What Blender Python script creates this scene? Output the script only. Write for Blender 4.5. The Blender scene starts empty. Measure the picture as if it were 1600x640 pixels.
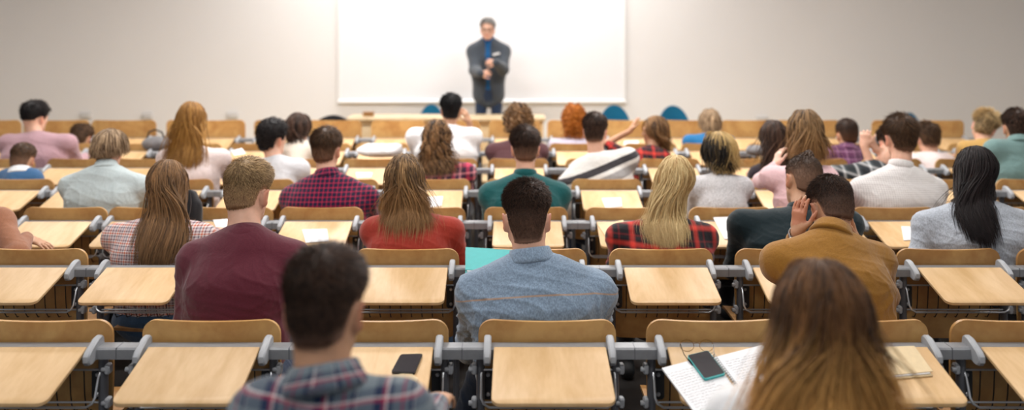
import bpy, math, random
import numpy as np
rng = np.random.default_rng(7)
random.seed(7)
F, CX, YH, ZC = 1300.0, 800.0, 50.0, 1.91
C = bpy.context.scene.collection.objects
A_ = lambda *v: np.array(v, dtype=np.float64)
def W(px, py, Y): return A_((px - CX) * Y / F, Y, ZC - (py - YH) * Y / F)
def nrm(v):
    v = np.asarray(v, float); return v / (np.linalg.norm(v) + 1e-12)

# ------------------------------------------------------------------ linking and tagging
def tag(o, label=None, cat=None, group=None, kind=None):
    if label: o['label'] = label
    if cat: o['category'] = cat
    if group: o['group'] = group
    if kind: o['kind'] = kind
    return o
def link(name, me, mat=None, parent=None, loc=None):
    o = bpy.data.objects.new(name, me); C.link(o)
    if mat is not None and me is not None and len(me.materials) == 0:
        me.materials.append(mat)
    if parent is not None: o.parent = parent
    if loc is not None: o.location = loc
    return o
def empty(name, loc, rz=0.0):
    o = bpy.data.objects.new(name, None); C.link(o); o.location = loc; o.rotation_euler = (0, 0, rz)
    o.empty_display_size = 0.05
    return o
def mk_mesh(name, V, faces, smooth=True):
    """V (n,3); faces: list of (m,k) int arrays"""
    me = bpy.data.meshes.new(name)
    V = np.asarray(V, np.float32)
    me.vertices.add(len(V)); me.vertices.foreach_set('co', V.ravel())
    faces = [np.asarray(f, np.int32) for f in faces if len(f)]
    nl = sum(f.size for f in faces); npoly = sum(len(f) for f in faces)
    me.loops.add(nl); me.polygons.add(npoly)
    me.loops.foreach_set('vertex_index', np.concatenate([f.ravel() for f in faces]))
    tot = np.concatenate([np.full(len(f), f.shape[1], np.int32) for f in faces])
    st = np.concatenate([[0], np.cumsum(tot)[:-1]]).astype(np.int32)
    me.polygons.foreach_set('loop_start', st)
    me.polygons.foreach_set('use_smooth', np.full(npoly, smooth, bool))
    me.update(calc_edges=True); me.validate()
    return me
def attr3(me, name, arr):
    a = me.attributes.new(name, 'FLOAT_VECTOR', 'POINT')
    a.data.foreach_set('vector', np.asarray(arr, np.float32).ravel())

class MB:
    """collects simple solids into one mesh"""
    def __init__(s): s.V = []; s.F = {}; s.n = 0
    def add(s, V, faces):
        V = np.asarray(V, float)
        for f in faces: s.F.setdefault(len(f), []).append([i + s.n for i in f])
        s.V.append(V); s.n += len(V)
    def prism(s, prof, x0, x1, bev=0.0, axis='x'):
        """convex-ish profile [(a,b)..] ccw, extruded along an axis with bevelled end rims"""
        prof = np.asarray(prof, float); n = len(prof); c = prof.mean(0)
        def sh(d):
            q = prof - c; L = np.linalg.norm(q, axis=1, keepdims=True); return c + q * np.maximum(L - d, 0.2 * L) / L
        rings = [(x0, sh(bev)), (x0 + bev, prof), (x1 - bev, prof), (x1, sh(bev))] if bev > 0 else [(x0, prof), (x1, prof)]
        V = []
        for x, p in rings:
            for a, b in p:
                V.append({'x': (x, a, b), 'y': (a, x, b), 'z': (a, b, x)}[axis])
        Fs = []
        for r in range(len(rings) - 1):
            for i in range(n):
                j = (i + 1) % n
                Fs.append([r * n + i, r * n + j, (r + 1) * n + j, (r + 1) * n + i])
        m = (len(rings) - 1) * n
        Fs.append(list(range(n))[::-1]); Fs.append([m + i for i in range(n)])
        s.add(V, Fs)
    def box(s, lo, hi, bev=0.0):
        lo, hi = np.asarray(lo, float), np.asarray(hi, float)
        b = min(bev, 0.45 * min(hi - lo))
        y0, z0, y1, z1 = lo[1], lo[2], hi[1], hi[2]
        if b > 0:
            prof = [(y0 + b, z0), (y1 - b, z0), (y1, z0 + b), (y1, z1 - b), (y1 - b, z1), (y0 + b, z1), (y0, z1 - b), (y0, z0 + b)]
        else: prof = [(y0, z0), (y1, z0), (y1, z1), (y0, z1)]
        s.prism(prof, lo[0], hi[0], b)
    def tube(s, pts, r, n=8, cap=True):
        pts = [np.asarray(p, float) for p in pts]; m = len(pts)
        rr = r if hasattr(r, '__len__') else [r] * m
        V = []; up = None
        for i, p in enumerate(pts):
            t = nrm(pts[min(i + 1, m - 1)] - pts[max(i - 1, 0)])
            if up is None: up = nrm(np.cross(t, [1, 0, 0] if abs(t[0]) < .9 else [0, 1, 0]))
            up = nrm(up - t * np.dot(up, t)); b = np.cross(t, up)
            for k in range(n):
                a = 2 * math.pi * k / n
                V.append(p + rr[i] * (math.cos(a) * up + math.sin(a) * b))
        Fs = [[i * n + k, i * n + (k + 1) % n, (i + 1) * n + (k + 1) % n, (i + 1) * n + k] for i in range(m - 1) for k in range(n)]
        if cap: Fs += [list(range(n))[::-1], [(m - 1) * n + k for k in range(n)]]
        s.add(V, Fs)
    def lathe(s, prof, c, n=24, axis=(0, 0, 1), e=(1, 1)):
        ax = nrm(axis); u = nrm(np.cross(ax, [1, 0, 0] if abs(ax[0]) < .9 else [0, 1, 0])); v = np.cross(ax, u)
        V = []
        for r, h in prof:
            for k in range(n):
                a = 2 * math.pi * k / n
                V.append(np.asarray(c) + ax * h + r * (e[0] * math.cos(a) * u + e[1] * math.sin(a) * v))
        m = len(prof)
        Fs = [[i * n + k, i * n + (k + 1) % n, (i + 1) * n + (k + 1) % n, (i + 1) * n + k] for i in range(m - 1) for k in range(n)]
        Fs += [list(range(n))[::-1], [(m - 1) * n + k for k in range(n)]]
        s.add(V, Fs)
    def sheet(s, Pf, Pb):
        """closed plate from two (r,c,3) grids: front and back"""
        Pf, Pb = np.asarray(Pf, float), np.asarray(Pb, float); r, c = Pf.shape[:2]
        V = np.concatenate([Pf.reshape(-1, 3), Pb.reshape(-1, 3)]); o = r * c
        Fs = []
        for i in range(r - 1):
            for j in range(c - 1):
                a = i * c + j
                Fs.append([a, a + 1, a + c + 1, a + c]); Fs.append([o + a, o + a + c, o + a + c + 1, o + a + 1])
        rim = [j for j in range(c)] + [i * c + c - 1 for i in range(1, r)] + [(r - 1) * c + j for j in range(c - 2, -1, -1)] + [i * c for i in range(r - 2, 0, -1)]
        for k in range(len(rim)):
            a, b = rim[k], rim[(k + 1) % len(rim)]
            Fs.append([b, a, o + a, o + b])
        s.add(V, Fs)
    def mesh(s, name, smooth=False, angle=0.6):
        me = mk_mesh(name, np.concatenate(s.V), [np.array(f) for f in s.F.values()], smooth=True)
        import bmesh
        bm = bmesh.new(); bm.from_mesh(me); bmesh.ops.recalc_face_normals(bm, faces=bm.faces)
        for e in bm.edges:
            if len(e.link_faces) == 2 and e.calc_face_angle(0) > angle: e.smooth = False
        bm.to_mesh(me); bm.free()
        return me
    def obj(s, name, mat, parent=None, loc=None, **k):
        return link(name, s.mesh(name, **k), mat, parent, loc)
def rrect(x0, y0, x1, y1, r, n=5):
    out = []
    for cx, cy, a0 in ((x1 - r, y0 + r, -90), (x1 - r, y1 - r, 0), (x0 + r, y1 - r, 90), (x0 + r, y0 + r, 180)):
        for k in range(n + 1):
            a = math.radians(a0 + 90 * k / n); out.append((cx + r * math.cos(a), cy + r * math.sin(a)))
    return out

# ------------------------------------------------------------------ materials
def srgb(*c):
    c = [v / 255 for v in c]
    return tuple(v / 12.92 if v <= .04045 else ((v + .055) / 1.055) ** 2.4 for v in c) + (1.0,)
def newmat(name):
    m = bpy.data.materials.new(name); m.use_nodes = True
    nt = m.node_tree; return m, nt, nt.nodes['Principled BSDF']
def nd(nt, t, **k):
    n = nt.nodes.new(t)
    for a, b in k.items(): setattr(n, a, b)
    return n
def ramp(nt, stops, interp='LINEAR'):
    r = nd(nt, 'ShaderNodeValToRGB'); cr = r.color_ramp; cr.interpolation = interp
    cr.elements[0].position, cr.elements[0].color = stops[0]
    cr.elements[1].position, cr.elements[1].color = stops[-1]
    for p, c in stops[1:-1]:
        e = cr.elements.new(p); e.color = c
    return r
def bump(nt, bs, src, strength=.2, dist=.002):
    b = nd(nt, 'ShaderNodeBump'); b.inputs['Strength'].default_value = strength; b.inputs['Distance'].default_value = dist
    nt.links.new(src, b.inputs['Height']); nt.links.new(b.outputs[0], bs.inputs['Normal'])
def plain(name, col, rough=.5, metal=0, spec=.5, noise=0, nscale=40, bmp=0):
    m, nt, bs = newmat(name)
    bs.inputs['Base Color'].default_value = col; bs.inputs['Roughness'].default_value = rough
    bs.inputs['Metallic'].default_value = metal; bs.inputs['Specular IOR Level'].default_value = spec
    if noise or bmp:
        tc = nd(nt, 'ShaderNodeTexCoord'); n = nd(nt, 'ShaderNodeTexNoise'); n.inputs['Scale'].default_value = nscale; n.inputs['Detail'].default_value = 5
        nt.links.new(tc.outputs['Object'], n.inputs['Vector'])
        if noise:
            lo = tuple(v * (1 - noise) for v in col[:3]) + (1,); hi = tuple(min(1, v * (1 + noise)) for v in col[:3]) + (1,)
            r = ramp(nt, [(.3, lo), (.7, hi)]); nt.links.new(n.outputs[0], r.inputs[0]); nt.links.new(r.outputs[0], bs.inputs['Base Color'])
        if bmp: bump(nt, bs, n.outputs[0], bmp)
    return m
def wood(name, a, b, rough=.46, scale=(2.2, 9, 2.2)):
    m, nt, bs = newmat(name); L = nt.links.new
    tc = nd(nt, 'ShaderNodeTexCoord'); oi = nd(nt, 'ShaderNodeObjectInfo'); mul = nd(nt, 'ShaderNodeMath', operation='MULTIPLY'); mul.inputs[1].default_value = 37.0
    L(oi.outputs['Random'], mul.inputs[0])
    add = nd(nt, 'ShaderNodeVectorMath', operation='ADD'); L(tc.outputs['Object'], add.inputs[0]); L(mul.outputs[0], add.inputs[1])
    mp = nd(nt, 'ShaderNodeMapping'); mp.inputs['Scale'].default_value = scale; L(add.outputs[0], mp.inputs[0])
    n1 = nd(nt, 'ShaderNodeTexNoise'); n1.inputs['Scale'].default_value = 1.6; n1.inputs['Detail'].default_value = 4; n1.inputs['Distortion'].default_value = 1.2; L(mp.outputs[0], n1.inputs[0])
    n2 = nd(nt, 'ShaderNodeTexNoise'); n2.inputs['Scale'].default_value = 14; n2.inputs['Detail'].default_value = 6; L(mp.outputs[0], n2.inputs[0])
    mx = nd(nt, 'ShaderNodeMath', operation='MULTIPLY_ADD'); mx.inputs[1].default_value = .35; L(n2.outputs[0], mx.inputs[0]); L(n1.outputs[0], mx.inputs[2])
    r = ramp(nt, [(.5, a), (.68, tuple((x + y) / 2 for x, y in zip(a, b))), (.85, b)]); L(mx.outputs[0], r.inputs[0])
    hs = nd(nt, 'ShaderNodeHueSaturation'); L(r.outputs[0], hs.inputs['Color'])
    mr = nd(nt, 'ShaderNodeMapRange'); mr.inputs[3].default_value = .88; mr.inputs[4].default_value = 1.08; L(oi.outputs['Random'], mr.inputs[0]); L(mr.outputs[0], hs.inputs['Value'])
    L(hs.outputs[0], bs.inputs['Base Color']); bs.inputs['Roughness'].default_value = rough
    bs.inputs['Coat Weight'].default_value = .12; bs.inputs['Coat Roughness'].default_value = .35
    bump(nt, bs, n2.outputs[0], .05)
    return m
def _cloth_bump(nt, bs, src, weave=900, amt=.35):
    n = nd(nt, 'ShaderNodeTexNoise'); n.inputs['Scale'].default_value = 11; n.inputs['Detail'].default_value = 3; n.inputs['Distortion'].default_value = .8
    nt.links.new(src, n.inputs['Vector'])
    n2 = nd(nt, 'ShaderNodeTexNoise'); n2.inputs['Scale'].default_value = weave; nt.links.new(src, n2.inputs['Vector'])
    ma = nd(nt, 'ShaderNodeMath', operation='MULTIPLY_ADD'); ma.inputs[1].default_value = .05
    nt.links.new(n2.outputs[0], ma.inputs[0]); nt.links.new(n.outputs[0], ma.inputs[2])
    bump(nt, bs, ma.outputs[0], amt, .02)
def cloth(name, col, rough=.85, var=.12, amt=.35, heather=0, seam=None):
    m, nt, bs = newmat(name); L = nt.links.new
    at = nd(nt, 'ShaderNodeTexCoord')
    n = nd(nt, 'ShaderNodeTexNoise'); n.inputs['Scale'].default_value = 160 if not heather else 210; n.inputs['Detail'].default_value = 6
    mp = nd(nt, 'ShaderNodeMapping'); mp.inputs['Scale'].default_value = (1, 1, 3 if not heather else .45); L(at.outputs['Object'], mp.inputs[0]); L(mp.outputs[0], n.inputs['Vector'])
    v = var + heather
    lo = tuple(x * (1 - v) for x in col[:3]) + (1,); hi = tuple(min(1, x * (1 + v)) for x in col[:3]) + (1,)
    r = ramp(nt, [(.35, lo), (.65, hi)]); L(n.outputs[0], r.inputs[0]); c = r.outputs[0]
    if seam:
        pa = nd(nt, 'ShaderNodeAttribute', attribute_name='pat'); sp = nd(nt, 'ShaderNodeSeparateXYZ'); L(pa.outputs['Vector'], sp.inputs[0])
        sq = nd(nt, 'ShaderNodeMath', operation='MULTIPLY'); L(sp.outputs[0], sq.inputs[0]); L(sp.outputs[0], sq.inputs[1])
        cv = nd(nt, 'ShaderNodeMath', operation='MULTIPLY_ADD'); cv.inputs[1].default_value = .4; L(sq.outputs[0], cv.inputs[0]); L(sp.outputs[1], cv.inputs[2])
        cm = nd(nt, 'ShaderNodeMath', operation='COMPARE'); cm.inputs[1].default_value = seam[0]; cm.inputs[2].default_value = seam[1]; L(cv.outputs[0], cm.inputs[0])
        mx = nd(nt, 'ShaderNodeMix', data_type='RGBA'); L(cm.outputs[0], mx.inputs[0]); L(c, mx.inputs[6]); mx.inputs[7].default_value = seam[2]; c = mx.outputs[2]
    L(c, bs.inputs['Base Color'])
    bs.inputs['Roughness'].default_value = rough; bs.inputs['Specular IOR Level'].default_value = .2
    bs.inputs['Sheen Weight'].default_value = .25; bs.inputs['Sheen Roughness'].default_value = .5
    _cloth_bump(nt, bs, at.outputs['Object'], amt=amt)
    return m
def plaid(name, period, su, sv=None, soft=0, mixf=.5, absolute=None, rough=.85, slope=0):
    """su/sv: [(pos,colour),...] stops over one repeat; soft -> linear blend"""
    m, nt, bs = newmat(name); L = nt.links.new
    at = nd(nt, 'ShaderNodeAttribute', attribute_name='pat'); sp = nd(nt, 'ShaderNodeSeparateXYZ'); L(at.outputs['Vector'], sp.inputs[0])
    def chan(o, stops):
        d = nd(nt, 'ShaderNodeMath', operation='MULTIPLY_ADD'); d.inputs[1].default_value = 1 / period; d.inputs[2].default_value = 20.37 if absolute is None else absolute; L(sp.outputs[o], d.inputs[0])
        if slope:
            sl = nd(nt, 'ShaderNodeMath', operation='MULTIPLY_ADD'); sl.inputs[1].default_value = slope; L(sp.outputs[0], sl.inputs[0]); L(sp.outputs[1], sl.inputs[2]); L(sl.outputs[0], d.inputs[0])
        src = d.outputs[0]
        if absolute is None:
            f = nd(nt, 'ShaderNodeMath', operation='FRACT'); L(src, f.inputs[0]); src = f.outputs[0]
        r = ramp(nt, stops, 'LINEAR' if soft else 'CONSTANT'); L(src, r.inputs[0]); return r.outputs[0]
    if sv is None: sv = su
    if su == 'none': col = chan(1, sv)
    else:
        mx = nd(nt, 'ShaderNodeMix', data_type='RGBA'); mx.inputs[0].default_value = mixf
        L(chan(0, su), mx.inputs[6]); L(chan(1, sv), mx.inputs[7]); col = mx.outputs[2]
    L(col, bs.inputs['Base Color']); bs.inputs['Roughness'].default_value = rough; bs.inputs['Specular IOR Level'].default_value = .2
    bs.inputs['Sheen Weight'].default_value = .2
    tc = nd(nt, 'ShaderNodeTexCoord'); _cloth_bump(nt, bs, tc.outputs['Object'], amt=.3)
    return m
def skin(name, col):
    m, nt, bs = newmat(name); L = nt.links.new
    at = nd(nt, 'ShaderNodeAttribute', attribute_name='face'); sp = nd(nt, 'ShaderNodeSeparateXYZ'); L(at.outputs['Vector'], sp.inputs[0])
    tc = nd(nt, 'ShaderNodeTexCoord'); n = nd(nt, 'ShaderNodeTexNoise'); n.inputs['Scale'].default_value = 18; n.inputs['Detail'].default_value = 5; L(tc.outputs['Object'], n.inputs['Vector'])
    r = ramp(nt, [(.3, tuple(v * .88 for v in col[:3]) + (1,)), (.7, tuple(min(1, v * 1.1) for v in col[:3]) + (1,))]); L(n.outputs[0], r.inputs[0])
    c = r.outputs[0]
    for o, cc in ((0, (col[0] * .8, col[1] * .35, col[2] * .38, 1)), (1, (.03, .02, .015, 1)), (2, (col[0] * .95, col[1] * .62, col[2] * .55, 1))):
        mx = nd(nt, 'ShaderNodeMix', data_type='RGBA'); L(sp.outputs[o], mx.inputs[0]); L(c, mx.inputs[6]); mx.inputs[7].default_value = cc; c = mx.outputs[2]
    L(c, bs.inputs['Base Color']); bs.inputs['Roughness'].default_value = .48
    bs.inputs['Subsurface Weight'].default_value = .05; bs.inputs['Subsurface Radius'].default_value = (.012, .004, .002); bs.inputs['Subsurface Scale'].default_value = .6
    bump(nt, bs, n.outputs[0], .05)
    return m
def hairmat(name, dark, light, tip=None, scalp=None, rough=.5, tipstart=.45):
    m, nt, bs = newmat(name); L = nt.links.new
    at = nd(nt, 'ShaderNodeAttribute', attribute_name='strand'); sp = nd(nt, 'ShaderNodeSeparateXYZ'); L(at.outputs['Vector'], sp.inputs[0])
    r = ramp(nt, [(.05, dark), (.95, light)]); L(sp.outputs[0], r.inputs[0]); c = r.outputs[0]
    if tip:
        r2 = ramp(nt, [(.05, tuple(v * .6 for v in tip[:3]) + (1,)), (.95, tuple(min(1, v * 1.25) for v in tip[:3]) + (1,))]); L(sp.outputs[0], r2.inputs[0])
        mr = nd(nt, 'ShaderNodeMapRange'); mr.inputs[1].default_value = tipstart - .25; mr.inputs[2].default_value = tipstart + .25; L(sp.outputs[1], mr.inputs[0])
        mx = nd(nt, 'ShaderNodeMix', data_type='RGBA'); L(mr.outputs[0], mx.inputs[0]); L(c, mx.inputs[6]); L(r2.outputs[0], mx.inputs[7]); c = mx.outputs[2]
    if scalp:
        mx = nd(nt, 'ShaderNodeMix', data_type='RGBA'); L(sp.outputs[2], mx.inputs[0]); L(c, mx.inputs[6]); mx.inputs[7].default_value = scalp; c = mx.outputs[2]
    L(c, bs.inputs['Base Color']); bs.inputs['Roughness'].default_value = rough; bs.inputs['Specular IOR Level'].default_value = .22
    return m
# ------------------------------------------------------------------ signed-distance solids -> one continuous mesh
class Prim:
    __slots__ = ('f', 'lo', 'hi', 'k', 'op')
    def __init__(s, f, lo, hi, k=.02, op=1): s.f, s.lo, s.hi, s.k, s.op = f, np.asarray(lo, float), np.asarray(hi, float), k, op
def cone(a, b, ra, rb, k=.02, op=1):
    a, b = np.asarray(a, float), np.asarray(b, float); ba = b - a; L2 = float(ba @ ba) + 1e-12
    def f(x, y, z):
        X, Y, Z = x - a[0], y - a[1], z - a[2]
        t = np.clip((X * ba[0] + Y * ba[1] + Z * ba[2]) / L2, 0, 1)
        return np.sqrt((X - t * ba[0]) ** 2 + (Y - t * ba[1]) ** 2 + (Z - t * ba[2]) ** 2) - (ra + (rb - ra) * t)
    R = max(ra, rb)
    return Prim(f, np.minimum(a, b) - R, np.maximum(a, b) + R, k, op)
def ell(c, r, R=None, k=.02, op=1):
    c = np.asarray(c, float); r = np.asarray(r, float)
    M = np.eye(3) if R is None else np.asarray(R, float)     # columns: local axes
    def f(x, y, z):
        X, Y, Z = x - c[0], y - c[1], z - c[2]
        u = (X * M[0, 0] + Y * M[1, 0] + Z * M[2, 0]); v = (X * M[0, 1] + Y * M[1, 1] + Z * M[2, 1]); w = (X * M[0, 2] + Y * M[1, 2] + Z * M[2, 2])
        k0 = np.sqrt((u / r[0]) ** 2 + (v / r[1]) ** 2 + (w / r[2]) ** 2); k1 = np.sqrt((u / r[0] ** 2) ** 2 + (v / r[1] ** 2) ** 2 + (w / r[2] ** 2) ** 2)
        return k0 * (k0 - 1) / np.maximum(k1, 1e-6)
    e = np.sqrt(((M * r) ** 2).sum(1))
    return Prim(f, c - e, c + e, k, op)
def econe(a, b, ra, rb, side, k=.03, op=1):
    """elliptic cone: ra=(half width, half depth) at a, rb at b; side = width axis"""
    a, b = np.asarray(a, float), np.asarray(b, float); ba = b - a; L2 = float(ba @ ba) + 1e-12; ax = nrm(ba)
    s = nrm(np.asarray(side) - ax * np.dot(side, ax)); d = np.cross(ax, s)
    def f(x, y, z):
        X, Y, Z = x - a[0], y - a[1], z - a[2]
        t = np.clip((X * ba[0] + Y * ba[1] + Z * ba[2]) / L2, 0, 1)
        X, Y, Z = X - t * ba[0], Y - t * ba[1], Z - t * ba[2]
        w = ra[0] + (rb[0] - ra[0]) * t; dd = ra[1] + (rb[1] - ra[1]) * t
        u = X * s[0] + Y * s[1] + Z * s[2]; v = X * d[0] + Y * d[1] + Z * d[2]; h = X * ax[0] + Y * ax[1] + Z * ax[2]
        k0 = np.sqrt((u / w) ** 2 + (v / dd) ** 2 + (h / dd) ** 2); k1 = np.sqrt((u / w ** 2) ** 2 + (v / dd ** 2) ** 2 + (h / dd ** 2) ** 2)
        return k0 * (k0 - 1) / np.maximum(k1, 1e-6)
    R = max(*ra, *rb)
    return Prim(f, np.minimum(a, b) - R, np.maximum(a, b) + R, k, op)
def place(p, R, c, s):
    """prim given in a local frame -> world"""
    f0 = p.f; R = np.asarray(R, float); c = np.asarray(c, float)
    def f(x, y, z):
        X, Y, Z = (x - c[0]) / s, (y - c[1]) / s, (z - c[2]) / s
        return s * f0(X * R[0, 0] + Y * R[1, 0] + Z * R[2, 0], X * R[0, 1] + Y * R[1, 1] + Z * R[2, 1], X * R[0, 2] + Y * R[1, 2] + Z * R[2, 2])
    m = (p.lo + p.hi) / 2; e = (p.hi - p.lo) / 2
    m2 = c + s * (R @ m); e2 = s * (np.abs(R) @ e)
    return Prim(f, m2 - e2, m2 + e2, p.k * s, p.op)
def smin(a, b, k):
    h = np.maximum(k - np.abs(a - b), 0) / k
    return np.minimum(a, b) - h * h * k * .25
def sdf_eval(prims, P):
    d = np.full(len(P), 1.0); x, y, z = P[:, 0], P[:, 1], P[:, 2]
    for p in prims:
        v = p.f(x, y, z)
        d = smin(d, v, p.k) if p.op > 0 else -smin(-d, v, p.k)
    return d
def sdf_grad(prims, P, e=.004):
    g = np.zeros_like(P); d0 = sdf_eval(prims, P)
    for i in range(3):
        Q = P.copy(); Q[:, i] += e; g[:, i] = (sdf_eval(prims, Q) - d0) / e
    return d0, g / (np.linalg.norm(g, axis=1, keepdims=True) + 1e-9)
def mesh_sdf(prims, h):
    lo = np.min([p.lo for p in prims if p.op > 0], 0) - 3 * h; hi = np.max([p.hi for p in prims if p.op > 0], 0) + 3 * h
    n = np.ceil((hi - lo) / h).astype(int) + 1
    D = np.full(n, .2, np.float32)
    ax = [lo[i] + h * np.arange(n[i]) for i in range(3)]
    for p in prims:
        m = p.k + 2 * h
        i0 = np.maximum(np.floor((p.lo - m - lo) / h).astype(int), 0); i1 = np.minimum(np.ceil((p.hi + m - lo) / h).astype(int) + 1, n)
        if (i1 <= i0).any(): continue
        sl = tuple(slice(a, b) for a, b in zip(i0, i1))
        v = p.f(ax[0][sl[0]].astype(np.float32)[:, None, None], ax[1][sl[1]].astype(np.float32)[None, :, None], ax[2][sl[2]].astype(np.float32)[None, None, :])
        D[sl] = smin(D[sl], v, p.k) if p.op > 0 else -smin(-D[sl], v, p.k)
    S = D < 0
    c = S[:-1, :-1, :-1].astype(np.int8)
    cnt = np.zeros(np.array(D.shape) - 1, np.int8)
    offs = [(i, j, k) for i in (0, 1) for j in (0, 1) for k in (0, 1)]
    sh = cnt.shape
    for o in offs: cnt += S[o[0]:o[0] + sh[0], o[1]:o[1] + sh[1], o[2]:o[2] + sh[2]]
    act = np.argwhere((cnt > 0) & (cnt < 8))
    idx = np.full(sh, -1, np.int32); idx[act[:, 0], act[:, 1], act[:, 2]] = np.arange(len(act))
    acc = np.zeros((len(act), 3)); num = np.zeros(len(act))
    val = {o: D[act[:, 0] + o[0], act[:, 1] + o[1], act[:, 2] + o[2]] for o in offs}
    for o in offs:
        for a in range(3):
            if o[a] == 0:
                q = list(o); q[a] = 1; q = tuple(q)
                v0, v1 = val[o], val[q]; m = (v0 < 0) != (v1 < 0)
                t = np.where(m, v0 / np.where(m, v0 - v1, 1), 0)
                pt = np.tile(np.array(o, float), (len(act), 1)); pt[:, a] = t
                acc += pt * m[:, None]; num += m
    V = lo + h * (act + acc / num[:, None])
    Q = []
    for a in range(3):
        b, c2 = (a + 1) % 3, (a + 2) % 3
        s0 = [slice(None)] * 3; s1 = [slice(None)] * 3; s0[a] = slice(0, -1); s1[a] = slice(1, None)
        m = S[tuple(s0)] != S[tuple(s1)]
        e = np.argwhere(m); e = e[(e[:, b] > 0) & (e[:, c2] > 0) & (e[:, b] < sh[b]) & (e[:, c2] < sh[c2])]
        ins = S[e[:, 0], e[:, 1], e[:, 2]]
        def cell(db, dc):
            q = e.copy(); q[:, b] += db; q[:, c2] += dc; return idx[q[:, 0], q[:, 1], q[:, 2]]
        q = np.stack([cell(-1, -1), cell(0, -1), cell(0, 0), cell(-1, 0)], 1)
        q[~ins] = q[~ins][:, ::-1]
        Q.append(q)
    return V, np.concatenate(Q)
def rotm(yaw, pitch, roll):
    y, p, r = (math.radians(v) for v in (yaw, -pitch, roll))
    Rz = np.array([[math.cos(y), -math.sin(y), 0], [math.sin(y), math.cos(y), 0], [0, 0, 1]])
    Rx = np.array([[1, 0, 0], [0, math.cos(p), -math.sin(p)], [0, math.sin(p), math.cos(p)]])
    Ry = np.array([[math.cos(r), 0, math.sin(r)], [0, 1, 0], [-math.sin(r), 0, math.cos(r)]])
    return Rz @ Rx @ Ry
# ------------------------------------------------------------------ people
HC0, HR0 = A_(0, -.015, .028), A_(.080, .100, .088)
def head_prims(fem=False, ears=True):
    w = .96 if fem else 1.0
    p = [ell((0, -.015, .03), (.077 * w, .097, .086), k=.01), ell((0, .03, -.03), (.060 * w, .064, .080), k=.03),
         ell((0, .052, -.088), (.034 * w, .036, .027), k=.03), cone((-.05 * w, .01, -.07), (0, .06, -.098), .018, .018, k=.03), cone((.05 * w, .01, -.07), (0, .06, -.098), .018, .018, k=.03),
         ell((0, -.06, -.02), (.058, .042, .06), k=.04)]
    f = [ell((-.031, .088, .004), (.019, .014, .012), k=.015, op=-1), ell((.031, .088, .004), (.019, .014, .012), k=.015, op=-1),
         ell((-.031, .078, .003), (.0125,) * 3, k=.004), ell((.031, .078, .003), (.0125,) * 3, k=.004),
         cone((0, .090, .010), (0, .112, -.030), .008, .011, k=.012), ell((-.011, .100, -.034), (.009, .010, .007), k=.008), ell((.011, .100, -.034), (.009, .010, .007), k=.008),
         cone((-.034, .084, .022), (-.01, .092, .020), .007, .007, k=.012), cone((.034, .084, .022), (.01, .092, .020), .007, .007, k=.012),
         ell((0, .090, -.060), (.024, .010, .0055), k=.006), ell((0, .089, -.070), (.020, .010, .0065), k=.006), ell((0, .101, -.065), (.022, .008, .0015), k=.003, op=-1)]
    e = []
    if ears:
        for s in (-1, 1):
            R = rotm(s * -26, 10, s * 8)
            e += [ell((s * .072 * w, -.002, -.022), (.012, .018, .028), k=.012), ell((s * .0835 * w, -.010, -.019), (.0088, .020, .033), R, k=.006), ell((s * .078 * w, -.004, -.046), (.009, .012, .013), R, k=.007),
                  ell((s * .0905 * w, -.001, -.014), (.006, .011, .021), R, k=.006, op=-1)]
    return p, f, e
def add_hand(pr, w, d, n, right, curl=.35, spread=.12, thumb=.5, s=1.0):
    d = nrm(d); n = nrm(np.asarray(n) - d * np.dot(n, d)); l = np.cross(d, n); t = -l if right else l
    kn = w + d * .088 * s
    pr.append(econe(w, w + d * .035 * s, (.024 * s, .017 * s), (.034 * s, .0155 * s), l, k=.012)); pr.append(econe(w + d * .03 * s, kn, (.034 * s, .0155 * s), (.037 * s, .012 * s), l, k=.012))
    for i, (o, L, r) in enumerate(((.030, .070, .0086), (.010, .079, .009), (-.011, .073, .0086), (-.030, .058, .0076))):
        p = kn + t * o * s - d * (.004 + .006 * (i == 3)) * s; ang = curl * .5 + .06 * i * (curl > .3); sp = spread * (1.5 - i)
        for q, fr in enumerate((.46, .31, .23)):
            dd = nrm((d * math.cos(ang) - n * math.sin(ang)) + t * sp * math.cos(ang))
            p2 = p + dd * L * fr * s
            pr.append(cone(p, p2, r * (1 - .08 * q) * s, r * (.93 - .09 * q) * s, k=.0035)); p = p2; ang += curl
    p = w + d * .022 * s + t * .022 * s; dd = nrm(d * .62 + t * .62 - n * .30 * thumb)
    p2 = p + dd * .045 * s; pr.append(cone(p, p2, .0145 * s, .0105 * s, k=.012))
    dd = nrm(d * .88 + t * .30 - n * .45 * thumb); p3 = p2 + dd * .032 * s; pr.append(cone(p2, p3, .0100 * s, .0090 * s, k=.004))
    p4 = p3 + nrm(dd - n * .35 * thumb) * .024 * s; pr.append(cone(p3, p4, .0092 * s, .0072 * s, k=.004))
def ik(S, T, l1, l2, pole):
    v = T - S; L = np.linalg.norm(v)
    if L > (l1 + l2) * .99: T = S + v / L * (l1 + l2) * .99; L = (l1 + l2) * .99
    d = nrm(T - S); a = (l1 * l1 - l2 * l2 + L * L) / (2 * L); h = math.sqrt(max(l1 * l1 - a * a, 0))
    p = nrm(np.asarray(pole) - d * np.dot(pole, d))
    return S + d * a + p * h, T

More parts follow.
